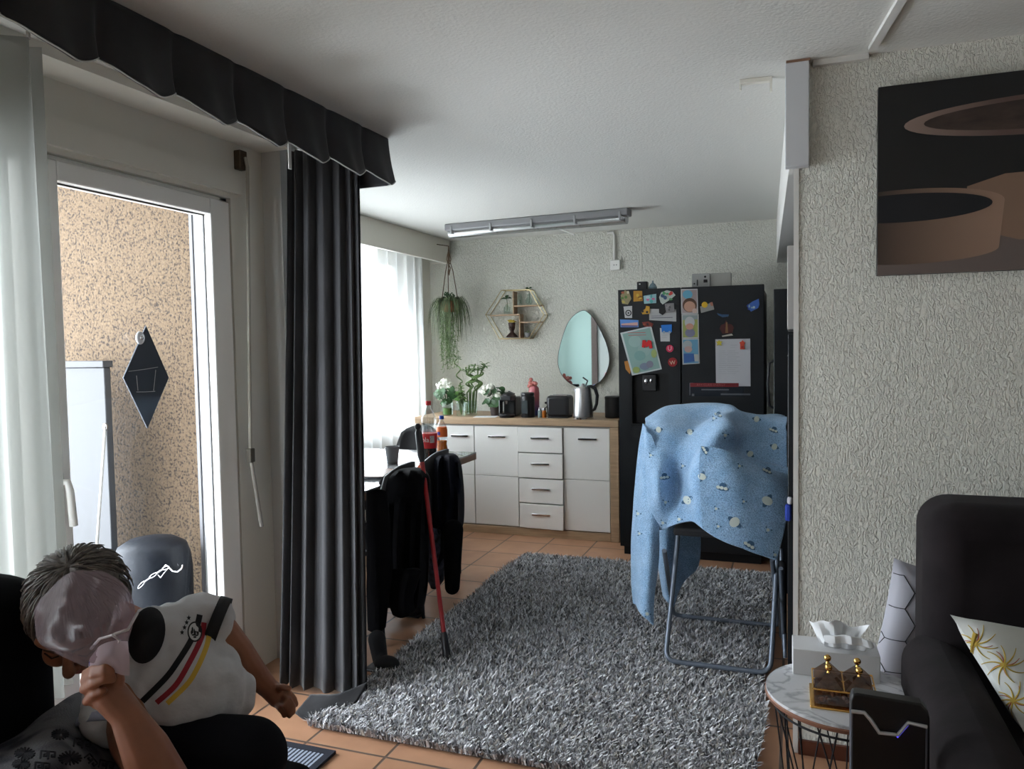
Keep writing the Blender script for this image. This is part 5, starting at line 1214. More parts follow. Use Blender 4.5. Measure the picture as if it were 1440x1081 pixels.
# candy box
b0 = Vector((.127, 2.185, TZ))
cb = thing('candy_box', 'four-lidded glass candy box with gold trim and gold ball knobs', 'box', b0)
smoky = glass_mat('smoky_glass', (.62, .5, .42), 1.4, .02, .10)
MB().box(b0 + Vector((-.083, -.073, 0)), b0 + Vector((.083, .073, .006))).build('tray', gold, cb, bevel=.002)
MB().box(b0 + Vector((-.072, -.062, .006)), b0 + Vector((.072, .062, .048))).build('glass_body', smoky, cb, bevel=.002)
w = MB()
for k in range(90):
    w.ell(b0 + Vector((rnd.uniform(-.064, .064), rnd.uniform(-.055, .055), .012 + rnd.uniform(0, .022))), (rnd.uniform(.004, .008),) * 3, nu=7, nv=5)
w.build('sweets', M('sweets', (.16, .07, .04), .4, var=(60, .9)), cb)['kind'] = 'stuff'
w = MB()
for z in (.05,):
    for a, c in (((-.076, -.066), (.076, -.066)), ((.076, -.066), (.076, .066)), ((.076, .066), (-.076, .066)), ((-.076, .066), (-.076, -.066)), ((0, -.066), (0, .066)), ((-.076, 0), (.076, 0))): w.tube([b0 + Vector((*a, z)), b0 + Vector((*c, z))], .0022, 6)
w.build('gold_trim', gold, cb)
for sx2 in (-1, 1):
    for sy2 in (-1, 1):
        c = b0 + Vector((sx2 * .037, sy2 * .032, .052)); h_ = .032
        lid = MB().add([c + Vector((-.034, -.029, 0)), c + Vector((.034, -.029, 0)), c + Vector((.034, .029, 0)), c + Vector((-.034, .029, 0)), c + Vector((-.006, -.006, h_)), c + Vector((.006, -.006, h_)), c + Vector((.006, .006, h_)), c + Vector((-.006, .006, h_))],
              [(0, 3, 2, 1), (4, 5, 6, 7), (0, 1, 5, 4), (1, 2, 6, 5), (2, 3, 7, 6), (3, 0, 4, 7)]).build('lid', smoky, cb, smooth=False)
        MB().lathe(c + Vector((0, 0, h_)), [(.005, 0), (.003, .006)], 12).ell(c + Vector((0, 0, h_ + .014)), .0095).build('knob', gold, lid)

# black tower with silver angular trim, near the camera
sY = 1.75
def s3(px, py, y=sY): return pt(px, py, y=y)
tw = thing('tower_speaker', 'black tower speaker with angular silver trim and a blue glow beside the side table', 'speaker', s3(1250, 1081))
tl, tr = s3(1200, 976), s3(1303, 993)
zb = .0
top_poly = [s3(1196, 985), s3(1199, 976), s3(1206, 975), s3(1296, 990), s3(1305, 1000), s3(1308, 1010)]
body = top_poly + [Vector((top_poly[-1].x + .003, sY, zb)), Vector((top_poly[0].x + .0, sY, zb))]
MB().prism(body, (0, 1, 0), .035).build('body', M('tower_black', (.006, .006, .007), .35), tw, bevel=.004)
line = [s3(1197, 998), s3(1215, 1000), s3(1224, 1010), s3(1236, 1028), s3(1262, 1031), s3(1277, 1014), s3(1303, 1020)]
line = [Vector((p.x, sY - .006, p.z)) for p in line]
MB().tube(line, .0042, 8).build('silver_trim', M('silver_trim', (.5, .51, .54), .3, .6), tw)
MB().tube([Vector((p.x - .001, sY - .004, p.z - .006)) for p in (line[4], line[5])], .002, 6).build('blue_light', M('blue_led', (.02, .02, .3), .5, emit=(.08, .06, 1, 1.2)), tw)
MB().tube([Vector((line[0].x, sY - .004, line[0].z)), Vector((line[0].x, sY - .004, .02))], .0035, 6).build('side_trim', M('side_trim', (.2, .22, .27), .4, .5), tw)
MB().tube([Vector((line[-1].x, sY - .004, line[-1].z)), Vector((line[-1].x, sY - .004, .02))], .0025, 6).build('side_trim', M('side_trim2', (.06, .065, .08), .4, .5), tw)

# ------------------------------------------------------------------ brown recliner and cushions
suede = M('dark_suede', (.014, .011, .012), .9, sheen=.02, spec=.15, var=(9, .35), bump=(40, .15, .004))
sf = thing('sofa', 'dark brown suede sofa with high rounded back against the picture wall', 'sofa', (.9, 2.2, 0))
def soft(w, name, parent, mat, vox=.012, sm=10):
    o = w.build(name, mat, parent); m_ = o.modifiers.new('fuse', 'REMESH'); m_.mode = 'VOXEL'; m_.voxel_size = vox; m_.use_smooth_shade = True
    s_ = o.modifiers.new('relax', 'SMOOTH'); s_.factor = .5; s_.iterations = sm; return o
MB().box((.338, 2.28, .40), (1.9, 2.56, .965)).build('backrest', suede, sf, bevel=.085).modifiers['edges'].segments = 8
MB().box((.285, 1.15, .08), (.455, 2.42, .60)).build('armrest', suede, sf, bevel=.09).modifiers['edges'].segments = 8
MB().box((.44, 1.2, .08), (1.95, 2.4, .40)).build('base', suede, sf, bevel=.03)
w = MB(); w.box((.455, 1.2, .38), (1.9, 2.28, .50)); soft(w, 'seat_cushion', sf, suede, .014, 10)
for x in (.34, 1.8):
    for y in (1.25, 2.35): MB().lathe((x, y, 0), [(.02, 0), (.028, .09)], 12).build('foot', black_matte, sf)
MB().tube([(.30, 1.16, .50), (.40, 1.155, .53), (.5, 1.16, .50)], .004, 6).build('seam', black_matte, sf)
def pillow(name, lab, c, ax, ay, th, mat, parent=None):
    c, ax, ay = Vector(c), Vector(ax), Vector(ay); n = ax.cross(ay).normalized(); t = thing(name, lab, 'cushion', c - Vector((0, 0, ay.length * .7)))
    N_ = 21; top_, bot = [], []
    for j in range(N_):
        rt, rb = [], []
        for i in range(N_):
            u, v = -1 + 2 * i / (N_ - 1), -1 + 2 * j / (N_ - 1); k = (max(0, 1 - u ** 4) * max(0, 1 - v ** 4)) ** .6
            pin = 1 - .07 * (1 - abs(v) ** 2) * abs(u) ** 3; pin2 = 1 - .07 * (1 - abs(u) ** 2) * abs(v) ** 3
            p = c + ax * u * pin + ay * v * pin2; rt.append(p + n * th * k); rb.append(p - n * th * k)
        top_.append(rt); bot.append(rb)
    MB().grid(top_).grid([r_[::-1] for r_ in bot]).build('cover', mat, t, angle=70)
    return t
hexm = bpy.data.materials.new('hexagon_fabric'); hexm.use_nodes = True; nt = hexm.node_tree; b = nt.nodes['Principled BSDF']; b.inputs['Roughness'].default_value = .85
b.inputs['Base Color'].default_value = (.42, .42, .47, 1)
hc = Vector((.375, 2.60, .50))
hpw = pillow('cushion', 'pale cushion with thin black hexagon lines squeezed behind the sofa arm', hc, (.125, .02, -.02), (.045, .03, .215), .05, hexm)
bvh = on_surface([o for o in sc.objects if o.parent == hpw])
w = MB(); s = .055
def hl(a, b_):
    n = 8; pp = []
    for k in range(n + 1):
        p = a.lerp(b_, k / n); h = bvh.ray_cast(p - Vector((0, 1, 0)), Vector((0, 1, 0)))
        if h[0] is None or (pp and (h[0] - pp[-1]).length > .05): break
        pp.append(h[0] - Vector((0, .001, 0)))
    if len(pp) > 2: w.tube(pp, .0013, 5)
for i in range(-3, 4):
    for j in range(-5, 6):
        cx_, cz_ = hc.x + i * s * 1.5, hc.z + (j + (i % 2) * .5) * s * 1.732
        vs_ = [Vector((cx_ + s * math.cos(k * math.pi / 3), 2.5, cz_ + s * math.sin(k * math.pi / 3))) for k in range(6)]
        for k in range(3): hl(vs_[k], vs_[k + 1])
w.build('hexagon_lines', black_matte, hpw)
flm = M('flower_fabric', (.62, .64, .62), .8)
ax_, ay_ = Vector((.060, -.080, -.100)), Vector((.135, .06, -.03)); cc = pt(1336, 864, y=2.12) + ax_ + ay_
fp = pillow('cushion', 'white cushion with yellow and red flower sprays leaning on the sofa seat', cc, ax_, ay_, .05, flm)
fp_o = [o for o in sc.objects if o.parent == fp]; bvh = on_surface(fp_o)
wy, wr = MB(), MB()
def stroke(w_, px0, py0, px1, py1, bend, r0, r1, n=8):
    pp = []
    for k in range(n + 1):
        t_ = k / n; px = px0 + (px1 - px0) * t_ - bend * (py1 - py0) * t_ * (1 - t_); py = py0 + (py1 - py0) * t_ + bend * (px1 - px0) * t_ * (1 - t_)
        d = (pt(px, py, D=1) - Vector((0, 0, CH))).normalized(); h = bvh.ray_cast(Vector((0, 0, CH)), d)
        if h[0] is None: break
        pp.append(h[0] - d * .0008)
    if len(pp) > 2: w_.tube(pp, [r0 + (r1 - r0) * k / n for k in range(len(pp))], 6)
for (cx0, cy0) in ((1412, 935), (1372, 905), (1425, 985)):
    for k in range(9):
        a = k * .7 + cx0; stroke(wy, cx0, cy0, cx0 + 32 * math.cos(a), cy0 + 28 * math.sin(a), .5, .0022, .0008)
    for k in range(4):
        a = k * 1.6 + cx0 * .3; stroke(wr, cx0, cy0, cx0 + 24 * math.cos(a), cy0 + 22 * math.sin(a), .6, .0016, .0006)
for p in ((1355, 905, 1362, 935), (1400, 975, 1412, 1000), (1372, 890, 1366, 925)): stroke(wy, *p, .2, .006, .002)
wy.build('yellow_petals', M('petal_yellow', (.45, .32, .05), .8), fp); wr.build('red_veins', M('petal_red', (.3, .06, .03), .8), fp)
# ------------------------------------------------------------------ balcony things
a, b_ = pt(89, 503, y=2.6), pt(147, 507, y=2.6)
cb_ = thing('balcony_cabinet', 'tall white cabinet standing on the balcony beyond the door glass', 'cabinet', (-3.0, 2.7, -.02))
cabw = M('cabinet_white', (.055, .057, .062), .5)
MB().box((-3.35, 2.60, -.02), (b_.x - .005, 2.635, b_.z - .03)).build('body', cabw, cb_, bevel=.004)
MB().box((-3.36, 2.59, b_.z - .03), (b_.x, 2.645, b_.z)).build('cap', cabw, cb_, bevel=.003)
q0, q1 = pt(148, 600, y=2.55), pt(134, 800, y=2.5); q2 = q0 + (q1 - q0) * 2.6
t = thing('balcony_pole', 'thin pale pole leaning against the white balcony cabinet', 'pole', q2)
MB().tube([q0, q2], .006, 8).build('rod', M('pole_pale', (.4, .4, .38), .4), t)
MB().ell(q0, (.011, .011, .017)).build('knob', chrome, t)
bag = thing('punching_bag', 'dark navy round-topped padded bag with a silver chain on the balcony', 'bag', (-2.60, 2.55, -.02))
leather = M('navy_leather', (.008, .011, .017), .5, spec=.3, bump=(25, .3, .01), var=(6, .3))
c = Vector((-2.575, 2.52, -.02)); R0 = .155
MB().lathe(c, [(R0 * .95, 0), (R0, .03), (R0 * 1.02, .50), (R0 * .98, .56), (R0 * .88, .605), (R0 * .62, .63), (.02, .637)], 36).build('body', leather, bag)
w = MB(); rp_ = [pt(px, py, y=2.35) for px, py in ((195, 826), (203, 818), (211, 812), (220, 806), (229, 800), (237, 797))]
for k in range(len(rp_) - 1):
    m0, m1 = rp_[k], rp_[k + 1]; d = (m1 - m0); L = d.length * .62; d.normalize(); s = d.cross(Vector((0, 1, 0))) * .0055 if k % 2 == 0 else Vector((0, .005, .004)); cc = (m0 + m1) / 2
    w.tube([cc + d * L * math.cos(a) + s * math.sin(a) for a in [2 * math.pi * j / 12 for j in range(12)]], .0014, 6, closed=True)
w.build('chain', chrome, bag)
hkp = [pt(px, py, y=2.35) for px, py in ((237, 797), (243, 803), (250, 804), (256, 799), (257, 794))]
MB().tube(hkp, .0028, 8).tube([pt(px, py, y=2.35) for px, py in ((222, 808), (226, 812), (233, 803), (238, 797), (233, 794), (228, 800))], .0018, 7).build('hook', chrome, bag)
# black diamond pendant on the door glass
xg = XL - .02
t = thing('diamond_ornament', 'dark diamond-shaped ornament hanging by a suction cup on the door glass', 'ornament', pt(205, 475, x=xg))
dia = [pt(*p, x=xg) for p in ((204, 458), (236, 531), (206, 602), (172, 531))]
MB().prism(dia, (1, 0, 0), .006).build('panel', M('diamond_dark', (.075, .09, .115), .12, coat=.5), t, bevel=.001)
q = pt(197, 475, x=xg + .012)
MB().ell(q, (.010, .019, .024)).build('suction_cup', M('cup_clear', (.55, .57, .6), .2), t); MB().ell(q + Vector((.008, 0, 0)), (.006, .008, .009)).build('cup_hook', chrome, t)
w = MB()
for a, b2 in (((181, 522), (222, 516)), ((192, 528), (194, 549)), ((219, 520), (216, 549)), ((192, 551), (218, 550))):
    a, b2 = pt(*a, x=xg + .008), pt(*b2, x=xg + .008); w.tube([a, (a + b2) / 2 + Vector((0, 0, -.001)), b2], .0011, 5)
w.build('reflection_lines', M('reflection_grey', (.5, .52, .55), .3), t)  # pale lines painting reflection outlines onto the dark glass diamond

# ------------------------------------------------------------------ sofa on the left
blk = M('black_upholstery', (.004, .004, .005), .9, spec=.12)
so = thing('armchair', 'black rounded armchair under the seated person by the balcony door', 'armchair', (-1.5, .8, 0))
MB().box((-1.98, .72, .10), (-1.335, 1.10, .99)).build('backrest', blk, so, bevel=.09).modifiers['edges'].segments = 8
MB().box((-1.40, .72, .10), (-.98, 1.42, .50)).build('seat', blk, so, bevel=.05).modifiers['edges'].segments = 6
for x in (-1.9, -1.05):
    for y in (.8, 1.0): MB().lathe((x, y, 0), [(.02, 0), (.025, .11)], 12).build('foot', black_matte, so)
bm_ = bpy.data.materials.new('patterned_weave'); bm_.use_nodes = True; nt = bm_.node_tree; b = nt.nodes['Principled BSDF']; b.inputs['Roughness'].default_value = .95
tc = N(nt, 'TexCoord'); n1 = N(nt, 'TexNoise'); n1.inputs['Scale'].default_value = 12; n1.inputs['Detail'].default_value = 1; r = ramp(nt, [(.38, (.012, .013, .022)), (.5, (.1, .1, .11))])
n2 = N(nt, 'TexNoise'); n2.inputs['Scale'].default_value = 260; bu = N(nt, 'Bump'); bu.inputs['Strength'].default_value = .8; bu.inputs['Distance'].default_value = .004
for a, c in ((tc.outputs['Object'], n1.inputs[0]), (n1.outputs[0], r.inputs[0]), (r.outputs[0], b.inputs['Base Color']), (tc.outputs['Object'], n2.inputs[0]), (n2.outputs[0], bu.inputs['Height']), (bu.outputs[0], b.inputs['Normal'])): nt.links.new(a, c)
bk = thing('patterned_blanket', 'dark woven blanket with grey geometric meander pattern on the black armchair', 'blanket', (-1.2, .9, .5))
def pd(px, py, D): return pt(px, py, D=D)
ctl = [[pd(-60, 1075, 1.34), pd(20, 1040, 1.38), pd(70, 1000, 1.46), pd(115, 975, 1.56), pd(160, 995, 1.58), pd(240, 1030, 1.58)],
       [pd(-60, 1090, 1.24), pd(20, 1060, 1.27), pd(75, 1030, 1.33), pd(125, 1026, 1.46), pd(175, 1045, 1.50), pd(245, 1065, 1.52)],
       [pd(-60, 1140, 1.12), pd(20, 1110, 1.15), pd(80, 1085, 1.20), pd(135, 1080, 1.34), pd(190, 1095, 1.42), pd(250, 1110, 1.46)],
       [pd(-60, 1260, 1.06), pd(20, 1240, 1.08), pd(80, 1220, 1.10), pd(140, 1210, 1.14), pd(200, 1210, 1.20), pd(255, 1200, 1.30)]]
bko = MB().grid(sheet(ctl, 50, 50, .006, 2, 14)).build('weave', bm_, bk, solid=.008, angle=80)
bpy.context.view_layer.update()
bvh = on_surface([bko])
def pxcast(bvh, px, py, off):
    d = (pt(px, py, D=1) - Vector((0, 0, CH))).normalized(); h = bvh.ray_cast(Vector((0, 0, CH)), d)
    return None if h[0] is None else h[0] - d * off
w = MB()
def pstroke(w, bvh, pts, r, off=.0005):
    pp = []
    for i in range(len(pts) - 1):
        n = max(2, int(math.hypot(pts[i + 1][0] - pts[i][0], pts[i + 1][1] - pts[i][1]) / 2))
        for k in range(n + (i == len(pts) - 2)):
            q = pxcast(bvh, pts[i][0] + (pts[i + 1][0] - pts[i][0]) * k / n, pts[i][1] + (pts[i + 1][1] - pts[i][1]) * k / n, off)
            if q is None: return
            pp.append(q)
    w.tube(pp, r, 5)
def meander(cx, cy, s, ang):
    base = [(-12, 6), (-12, -6), (-2, -6), (-2, 2), (-7, 2), (-7, -1), (-5, -1)], [(0, 6), (0, -6), (10, -6), (10, 2), (5, 2), (5, -1), (7, -1)]
    c, sn = math.cos(ang), math.sin(ang)
    for b_ in base: pstroke(w, bvh, [(cx + s * (x * c - y * sn), cy + s * (x * sn + y * c)) for x, y in b_], .0017)
for m_ in ((124, 1022, 1.0, .25), (116, 1046, 1.0, .2), (68, 1062, .9, .1), (150, 1076, .9, .25), (128, 1070, .8, .9), (60, 1078, .9, 0.1)): meander(*m_)
def pstar(cx, cy, r):
    for k in range(8): a = k * math.pi / 8; pstroke(w, bvh, [(cx - r * math.cos(a), cy - r * .6 * math.sin(a)), (cx + r * math.cos(a), cy + r * .6 * math.sin(a))], .0022)
for s_ in ((84, 1033, 12), (98, 1066, 16), (155, 1048, 12), (35, 1060, 14), (30, 1075, 12)): pstar(*s_)
w.build('meander_pattern', M('weave_black', (.006, .006, .01), .95), bk)

# ------------------------------------------------------------------ the boy
def blobmod(o, vox, sm):
    m_ = o.modifiers.new('fuse', 'REMESH'); m_.mode = 'VOXEL'; m_.voxel_size = vox; m_.use_smooth_shade = True
    s_ = o.modifiers.new('relax', 'SMOOTH'); s_.factor = .5; s_.iterations = sm; return o
HC = pd(114, 868, 1.44)
Rc = Matrix([list(map(float, r_)) for r_ in RM])
HR = Rc @ Matrix.Rotation(math.radians(-8), 3, 'Z') @ Matrix.Rotation(math.radians(44), 3, 'X') @ Matrix.Rotation(math.radians(12), 3, 'Y')
def h(x, y, z): return HC + HR @ Vector((x, y, z))
bd = MB()
bd.ell(h(0, .025, -.012), (.070, .080, .088), HR).ell(h(0, -.03, .022), (.054, .062, .056), HR).ell(h(0, -.082, .048), .020).ell(h(.03, -.022, .055), .027).ell(h(-.03, -.022, .055), .027)
bd.cap(h(0, .012, .078), .007, h(0, -.02, .098), .011).ell(h(.009, -.024, .088), .007).ell(h(-.009, -.024, .088), .007).ell(h(0, .04, .066), (.05, .02, .018), HR)
for s in (-1, 1): bd.ell(h(s * .071, -.006, -.01), (.009, .028, .017), HR).ell(h(s * .074, -.024, -.006), .007).ell(h(s * .028, .006, .066), (.014, .009, .009), HR)
bd.ell(h(0, -.048, .074), (.021, .0065, .009), HR).ell(h(0, -.056, .072), (.017, .006, .009), HR)
neck = pd(196, 892, 1.50)
bd.cap(h(.0, -.03, -.03), .043, neck, .045)
chest, belly, hipc = pd(236, 915, 1.54), pd(262, 975, 1.52), pd(262, 1050, 1.52)
shr, shl = pd(168, 938, 1.50), pd(276, 874, 1.56)
bd.cap(neck, .05, chest, .078).cap(chest, .082, belly, .085).cap(belly, .085, hipc, .082).cap(shr, .042, chest, .07).cap(shl, .042, chest, .07)
# seated legs
k1, k2 = pd(346, 1066, 1.42), pd(342, 1062, 1.58); h1, h2 = pd(248, 1070, 1.46), pd(258, 1065, 1.60)
bd.cap(h1, .075, k1, .058).cap(h2, .075, k2, .058)
f1, f2 = Vector((k1.x + .04, k1.y + .02, .07)), Vector((k2.x + .04, k2.y + .03, .07))
for k_, f_ in ((k1, f1), (k2, f2)):
    md = k_.lerp(f_, .35); bd.cap(k_, .054, md, .048).cap(md, .048, f_, .030).cap(f_ + Vector((0, 0, -.03)), .032, f_ + Vector((.09, .05, -.045)), .024)
# his left arm (to the hand resting by the knee)
e1 = pd(337, 918, 1.60); w1 = pd(378, 968, 1.66); p1_ = pd(392, 979, 1.67)
bd.cap(shl, .040, pd(306, 880, 1.57), .035).cap(pd(306, 880, 1.57), .033, e1, .030).cap(e1, .030, pd(356, 945, 1.63), .028).cap(pd(356, 945, 1.63), .028, w1, .021).cap(w1, .021, p1_, .024)
def finger(pts, r0, r1):
    n = len(pts)
    for i in range(n - 1): bd.cap(pts[i], r0 + (r1 - r0) * i / (n - 1), pts[i + 1], r0 + (r1 - r0) * (i + 1) / (n - 1), 10)
finger([pd(394, 970, 1.67), pd(406, 974, 1.66), pd(413, 982, 1.66), pd(416, 990, 1.66)], .0082, .0062)
finger([pd(394, 976, 1.66), pd(405, 984, 1.645), pd(411, 993, 1.645), pd(412, 1001, 1.65)], .0084, .0064)
finger([pd(392, 983, 1.66), pd(401, 991, 1.64), pd(406, 999, 1.64), pd(407, 1006, 1.645)], .0082, .0062)
finger([pd(386, 986, 1.66), pd(393, 995, 1.645), pd(398, 1001, 1.645), pd(400, 1006, 1.65)], .0074, .0056)
finger([pd(388, 968, 1.66), pd(397, 966, 1.64), pd(406, 968, 1.63)], .0088, .0068)
# his right arm, raised forearm near the camera
e2 = pd(232, 1108, 1.22); w2 = pd(177, 1003, 1.205); 
bd.cap(shr, .040, pd(185, 1040, 1.40), .038).cap(pd(185, 1040, 1.40), .038, e2, .038).cap(e2, .040, pd(205, 1055, 1.21), .036).cap(pd(205, 1055, 1.21), .036, w2, .024)
bd.cap(w2, .024, pd(155, 978, 1.205), .026).cap(pd(155, 978, 1.205), .024, pd(146, 958, 1.21), .021).cap(pd(140, 985, 1.21), .014, pd(132, 958, 1.215), .013)
finger([pd(138, 952, 1.215), pd(121, 947, 1.20), pd(132, 940, 1.182), pd(148, 937, 1.176), pd(156, 943, 1.178)], .0076, .0062)
finger([pd(137, 959, 1.213), pd(119, 957, 1.196), pd(131, 949, 1.176), pd(148, 946, 1.172), pd(157, 950, 1.176)], .0076, .0062)
finger([pd(136, 968, 1.212), pd(118, 969, 1.194), pd(131, 961, 1.174), pd(148, 955, 1.172), pd(158, 955, 1.176)], .0076, .0062)
finger([pd(138, 984, 1.212), pd(122, 986, 1.196), pd(133, 976, 1.180), pd(145, 971, 1.178)], .0078, .0062)
finger([pd(163, 972, 1.205), pd(166, 955, 1.205), pd(161, 940, 1.20), pd(154, 932, 1.196)], .0115, .0085)
body = blobmod(bd.build('person', skin, loc=(hipc.x, hipc.y, hipc.z)), .0029, 2)
tag(body, 'person in a white striped football shirt seated on the black armchair, holding a clear bag', 'person')

shirt_m = M('shirt_white', (.46, .46, .48), .85, bump=(14, .35, .02, (1, 1, 1.6)), sheen=.1)
sh_ = MB()
sh_.cap(pd(206, 895, 1.50), .052, chest, .088).cap(chest, .092, pd(262, 955, 1.53), .098).cap(pd(262, 955, 1.53), .098, pd(272, 972, 1.52), .100)
sh_.cap(shr, .052, chest, .08).cap(shl, .053, chest, .08).cap(shl, .050, pd(300, 872, 1.57), .044).cap(shr, .052, pd(152, 1008, 1.44), .048).cap(pd(180, 940, 1.5), .06, pd(225, 960, 1.52), .085)
sh_.cap(pd(185, 945, 1.5), .055, pd(225, 975, 1.5), .07).ell(pd(300, 965, 1.56), .06)
sh_.cap(pd(245, 985, 1.52), .06, pd(318, 978, 1.56), .055).cap(pd(235, 965, 1.52), .07, pd(322, 990, 1.56), .040)
shirt = blobmod(sh_.build('shirt', shirt_m, body), .006, 8)
tx = bpy.data.textures.new('cloth_folds', 'CLOUDS'); tx.noise_scale = .05; tx.noise_depth = 1
dm_ = shirt.modifiers.new('folds', 'DISPLACE'); dm_.texture = tx; dm_.strength = .022; dm_.mid_level = .38
sho = MB(); shorts_m = M('shorts_black', (.005, .005, .007), .9, spec=.12)
sho.cap(hipc + Vector((0, 0, .02)), .094, h1, .092).cap(hipc, .094, h2, .090).cap(h1, .088, k1, .076).cap(h2, .086, k2, .074).cap(hipc + Vector((0, 0, .03)), .1, pd(300, 1055, 1.55), .088)
shorts = blobmod(sho.build('shorts', shorts_m, body), .007, 8)
tr_ = MB()
for k_, f_ in ((k1, f1), (k2, f2)): tr_.cap(k_, .064, k_.lerp(f_, .5), .056).cap(k_.lerp(f_, .5), .056, f_ + Vector((0, 0, .04)), .046)
blobmod(tr_.build('trouser_legs', shorts_m, body), .008, 5)
# cuffs
d = (pd(312, 884, 1.57) - shl).normalized()
ca = pd(303, 874, 1.57)
def ring(w_, c_, d, r, t_, wid):
    d = d.normalized(); a = d.orthogonal().normalized(); b_ = d.cross(a)
    rows = [[c_ + d * (wid * (j - .5)) + (a * math.cos(2 * math.pi * k / 28) + b_ * math.sin(2 * math.pi * k / 28)) * r for k in range(29)] for j in (0, 1)]
    w_.grid(rows)
w = MB(); ring(w, pd(305, 876, 1.57), d, .0505, .003, .024); w.build('sleeve_cuff', M('cuff_black', (.01, .01, .012), .8), body, solid=.006)
d2 = (pd(152, 1022, 1.43) - shr); ca = pd(151, 1018, 1.435)
w = MB(); ring(w, ca, d2, .050, .003, .016); w.build('sleeve_cuff', M('cuff_grey', (.3, .32, .42), .8), body, solid=.006)
# printed design on the shirt
bpy.context.view_layer.update()
bvs = on_surface([shirt])
def band(name, pts, wd, m, off=.0016):
    pts = resample([Vector((*p, 0)) for p in pts], 40); w = MB(); L_, R_ = [], []
    for i, p in enumerate(pts):
        t_ = (pts[min(i + 1, 39)] - pts[max(i - 1, 0)]).normalized(); n = Vector((-t_.y, t_.x, 0))
        cols_ = [pxcast(bvs, p.x + n.x * wd * u, p.y + n.y * wd * u, off) for u in (-1, -.5, 0, .5, 1)]
        if None in cols_: continue
        L_.append(cols_)
    if len(L_) > 2: w.grid(L_).build(name, m, shirt, normals=False)
band('black_stripe', [(281, 864), (277, 880), (267, 903), (250, 930), (233, 953), (200, 986)], 4.2, M('stripe_black', (.008, .008, .01), .8))
band('red_stripe', [(287, 875), (283, 897), (267, 930), (247, 963), (220, 988)], 3.8, M('stripe_red', (.25, .01, .02), .8))
band('yellow_stripe', [(295, 888), (290, 910), (277, 940), (263, 962), (235, 989)], 3.6, M('stripe_yellow', (.5, .32, .04), .8))
def pxdisc(w, cx, cy, rx, ry, off, n=24, rot=0, star=0):
    c0 = pxcast(bvs, cx, cy, off)
    if c0 is None: return
    ring_ = []
    for k in range(n):
        a = 2 * math.pi * k / n + rot; r_ = 1 if not star else (1 if k % 2 == 0 else .45); q = pxcast(bvs, cx + rx * r_ * math.cos(a), cy + ry * r_ * math.sin(a), off)
        if q is None: return
        ring_.append(q)
    w.add([c0] + ring_, [(0, 1 + k, 1 + (k + 1) % n) for k in range(n)])
blk_i, wht_i = M('crest_black', (.008, .008, .01), .8), M('crest_white', (.55, .55, .56), .8)
w = MB(); pxdisc(w, 274, 888, 10.5, 14.5, .0026); w.build('crest_disc', blk_i, shirt, normals=False)
w = MB(); pxdisc(w, 274, 888, 8.6, 12.3, .0034); w.build('crest_ring', wht_i, shirt, normals=False)
w = MB()
for (dx, dy, rx, ry) in ((0, 0, 1.8, 6), (-3.4, -2, 1.4, 5), (3.4, -1, 1.4, 5), (-2, 4.5, 2.6, 1.2), (2.6, 5, 2.4, 1.2), (1, -7, 2, 1.8), (-4.8, 1, 1, 3), (4.8, 2, 1, 3), (0, 7.5, 2.4, 1.4)): pxdisc(w, 274 + dx, 888 + dy, rx, ry, .0042, 10)
w.build('crest_bird', blk_i, shirt, normals=False)
for (x, y) in ((256, 889), (259.5, 882), (262.5, 875), (265.5, 868.5)):
    w = MB(); pxdisc(w, x, y, 3.4, 4.2, .0026, 10, -1.57, 1); w.build('star', blk_i, shirt, normals=False)
# dark neck opening
bvn = on_surface([shirt, body])
w = MB()
R_ = []
for j in range(9):
    rr = j / 8; row = []
    for k in range(33):
        a = 2 * math.pi * k / 32; q = pxcast(bvn, 206 + 26 * rr * math.cos(a) - 6 * rr * math.sin(a), 893 + 40 * rr * math.sin(a), .003)
        row.append(q)
    R_.append(row)
vv = [q if q is not None else Vector((0, 0, 0)) for r_ in R_ for q in r_]; ok = [q is not None for r_ in R_ for q in r_]
w.add(vv, [f for f in [(j * 33 + i, j * 33 + i + 1, (j + 1) * 33 + i + 1, (j + 1) * 33 + i) for j in range(8) for i in range(32)] if all(ok[k] for k in f)])
w.build('neck_opening', M('undershirt_black', (.006, .006, .008), .9), shirt, normals=False)
# hair
hair_m = M('hair_brown', (.11, .095, .085), .55, var=(90, .5, (1, 1, 1)))
hw = MB(); hw.ell(h(0, .048, -.022), (.077, .074, .090), HR, 24, 16); hw.ell(h(0, .015, -.05), (.070, .075, .062), HR)
hr = random.Random(3)
for k in range(520):
    th, ph = hr.uniform(0, 6.283), hr.uniform(.0, 1.55); d0 = Vector((math.sin(ph) * math.cos(th), math.cos(ph), math.sin(ph) * math.sin(th)))
    p0 = Vector((0, .046, -.02)) + Vector((d0.x * .076, d0.y * .073, d0.z * .089)); tdir = Vector((d0.x, -.9 - .3 * d0.y, d0.z + .35)); tdir = (tdir - d0 * tdir.dot(d0)).normalized()
    L = hr.uniform(.028, .05); pts = [h(*(p0 + tdir * L * s + d0 * (.006 * math.sin(s * 3) + .002))) for s in (0, .35, .7, 1)]
    hw.tube(pts, [.0028, .0026, .0018, .0006], 5)
hw.build('hair', hair_m, body)
eb = MB()
for s in (-1, 1): eb.tube([h(s * .014, .028, .083), h(s * .03, .032, .078), h(s * .045, .025, .064)], [.0025, .003, .0015], 6)
eb.build('eyebrows', M('brow', (.05, .03, .02), .8), body)
eb = MB()
for s in (-1, 1): eb.tube([h(s * .016, .004, .0775), h(s * .029, -.001, .0785), h(s * .042, .004, .070)], .0015, 6)
eb.build('closed_eyelashes', M('lash', (.02, .012, .01), .8), body)
MB().ell(h(0, -.0515, .079), (.018, .006, .006), HR).build('lips', M('lips', (.4, .12, .1), .5), body)

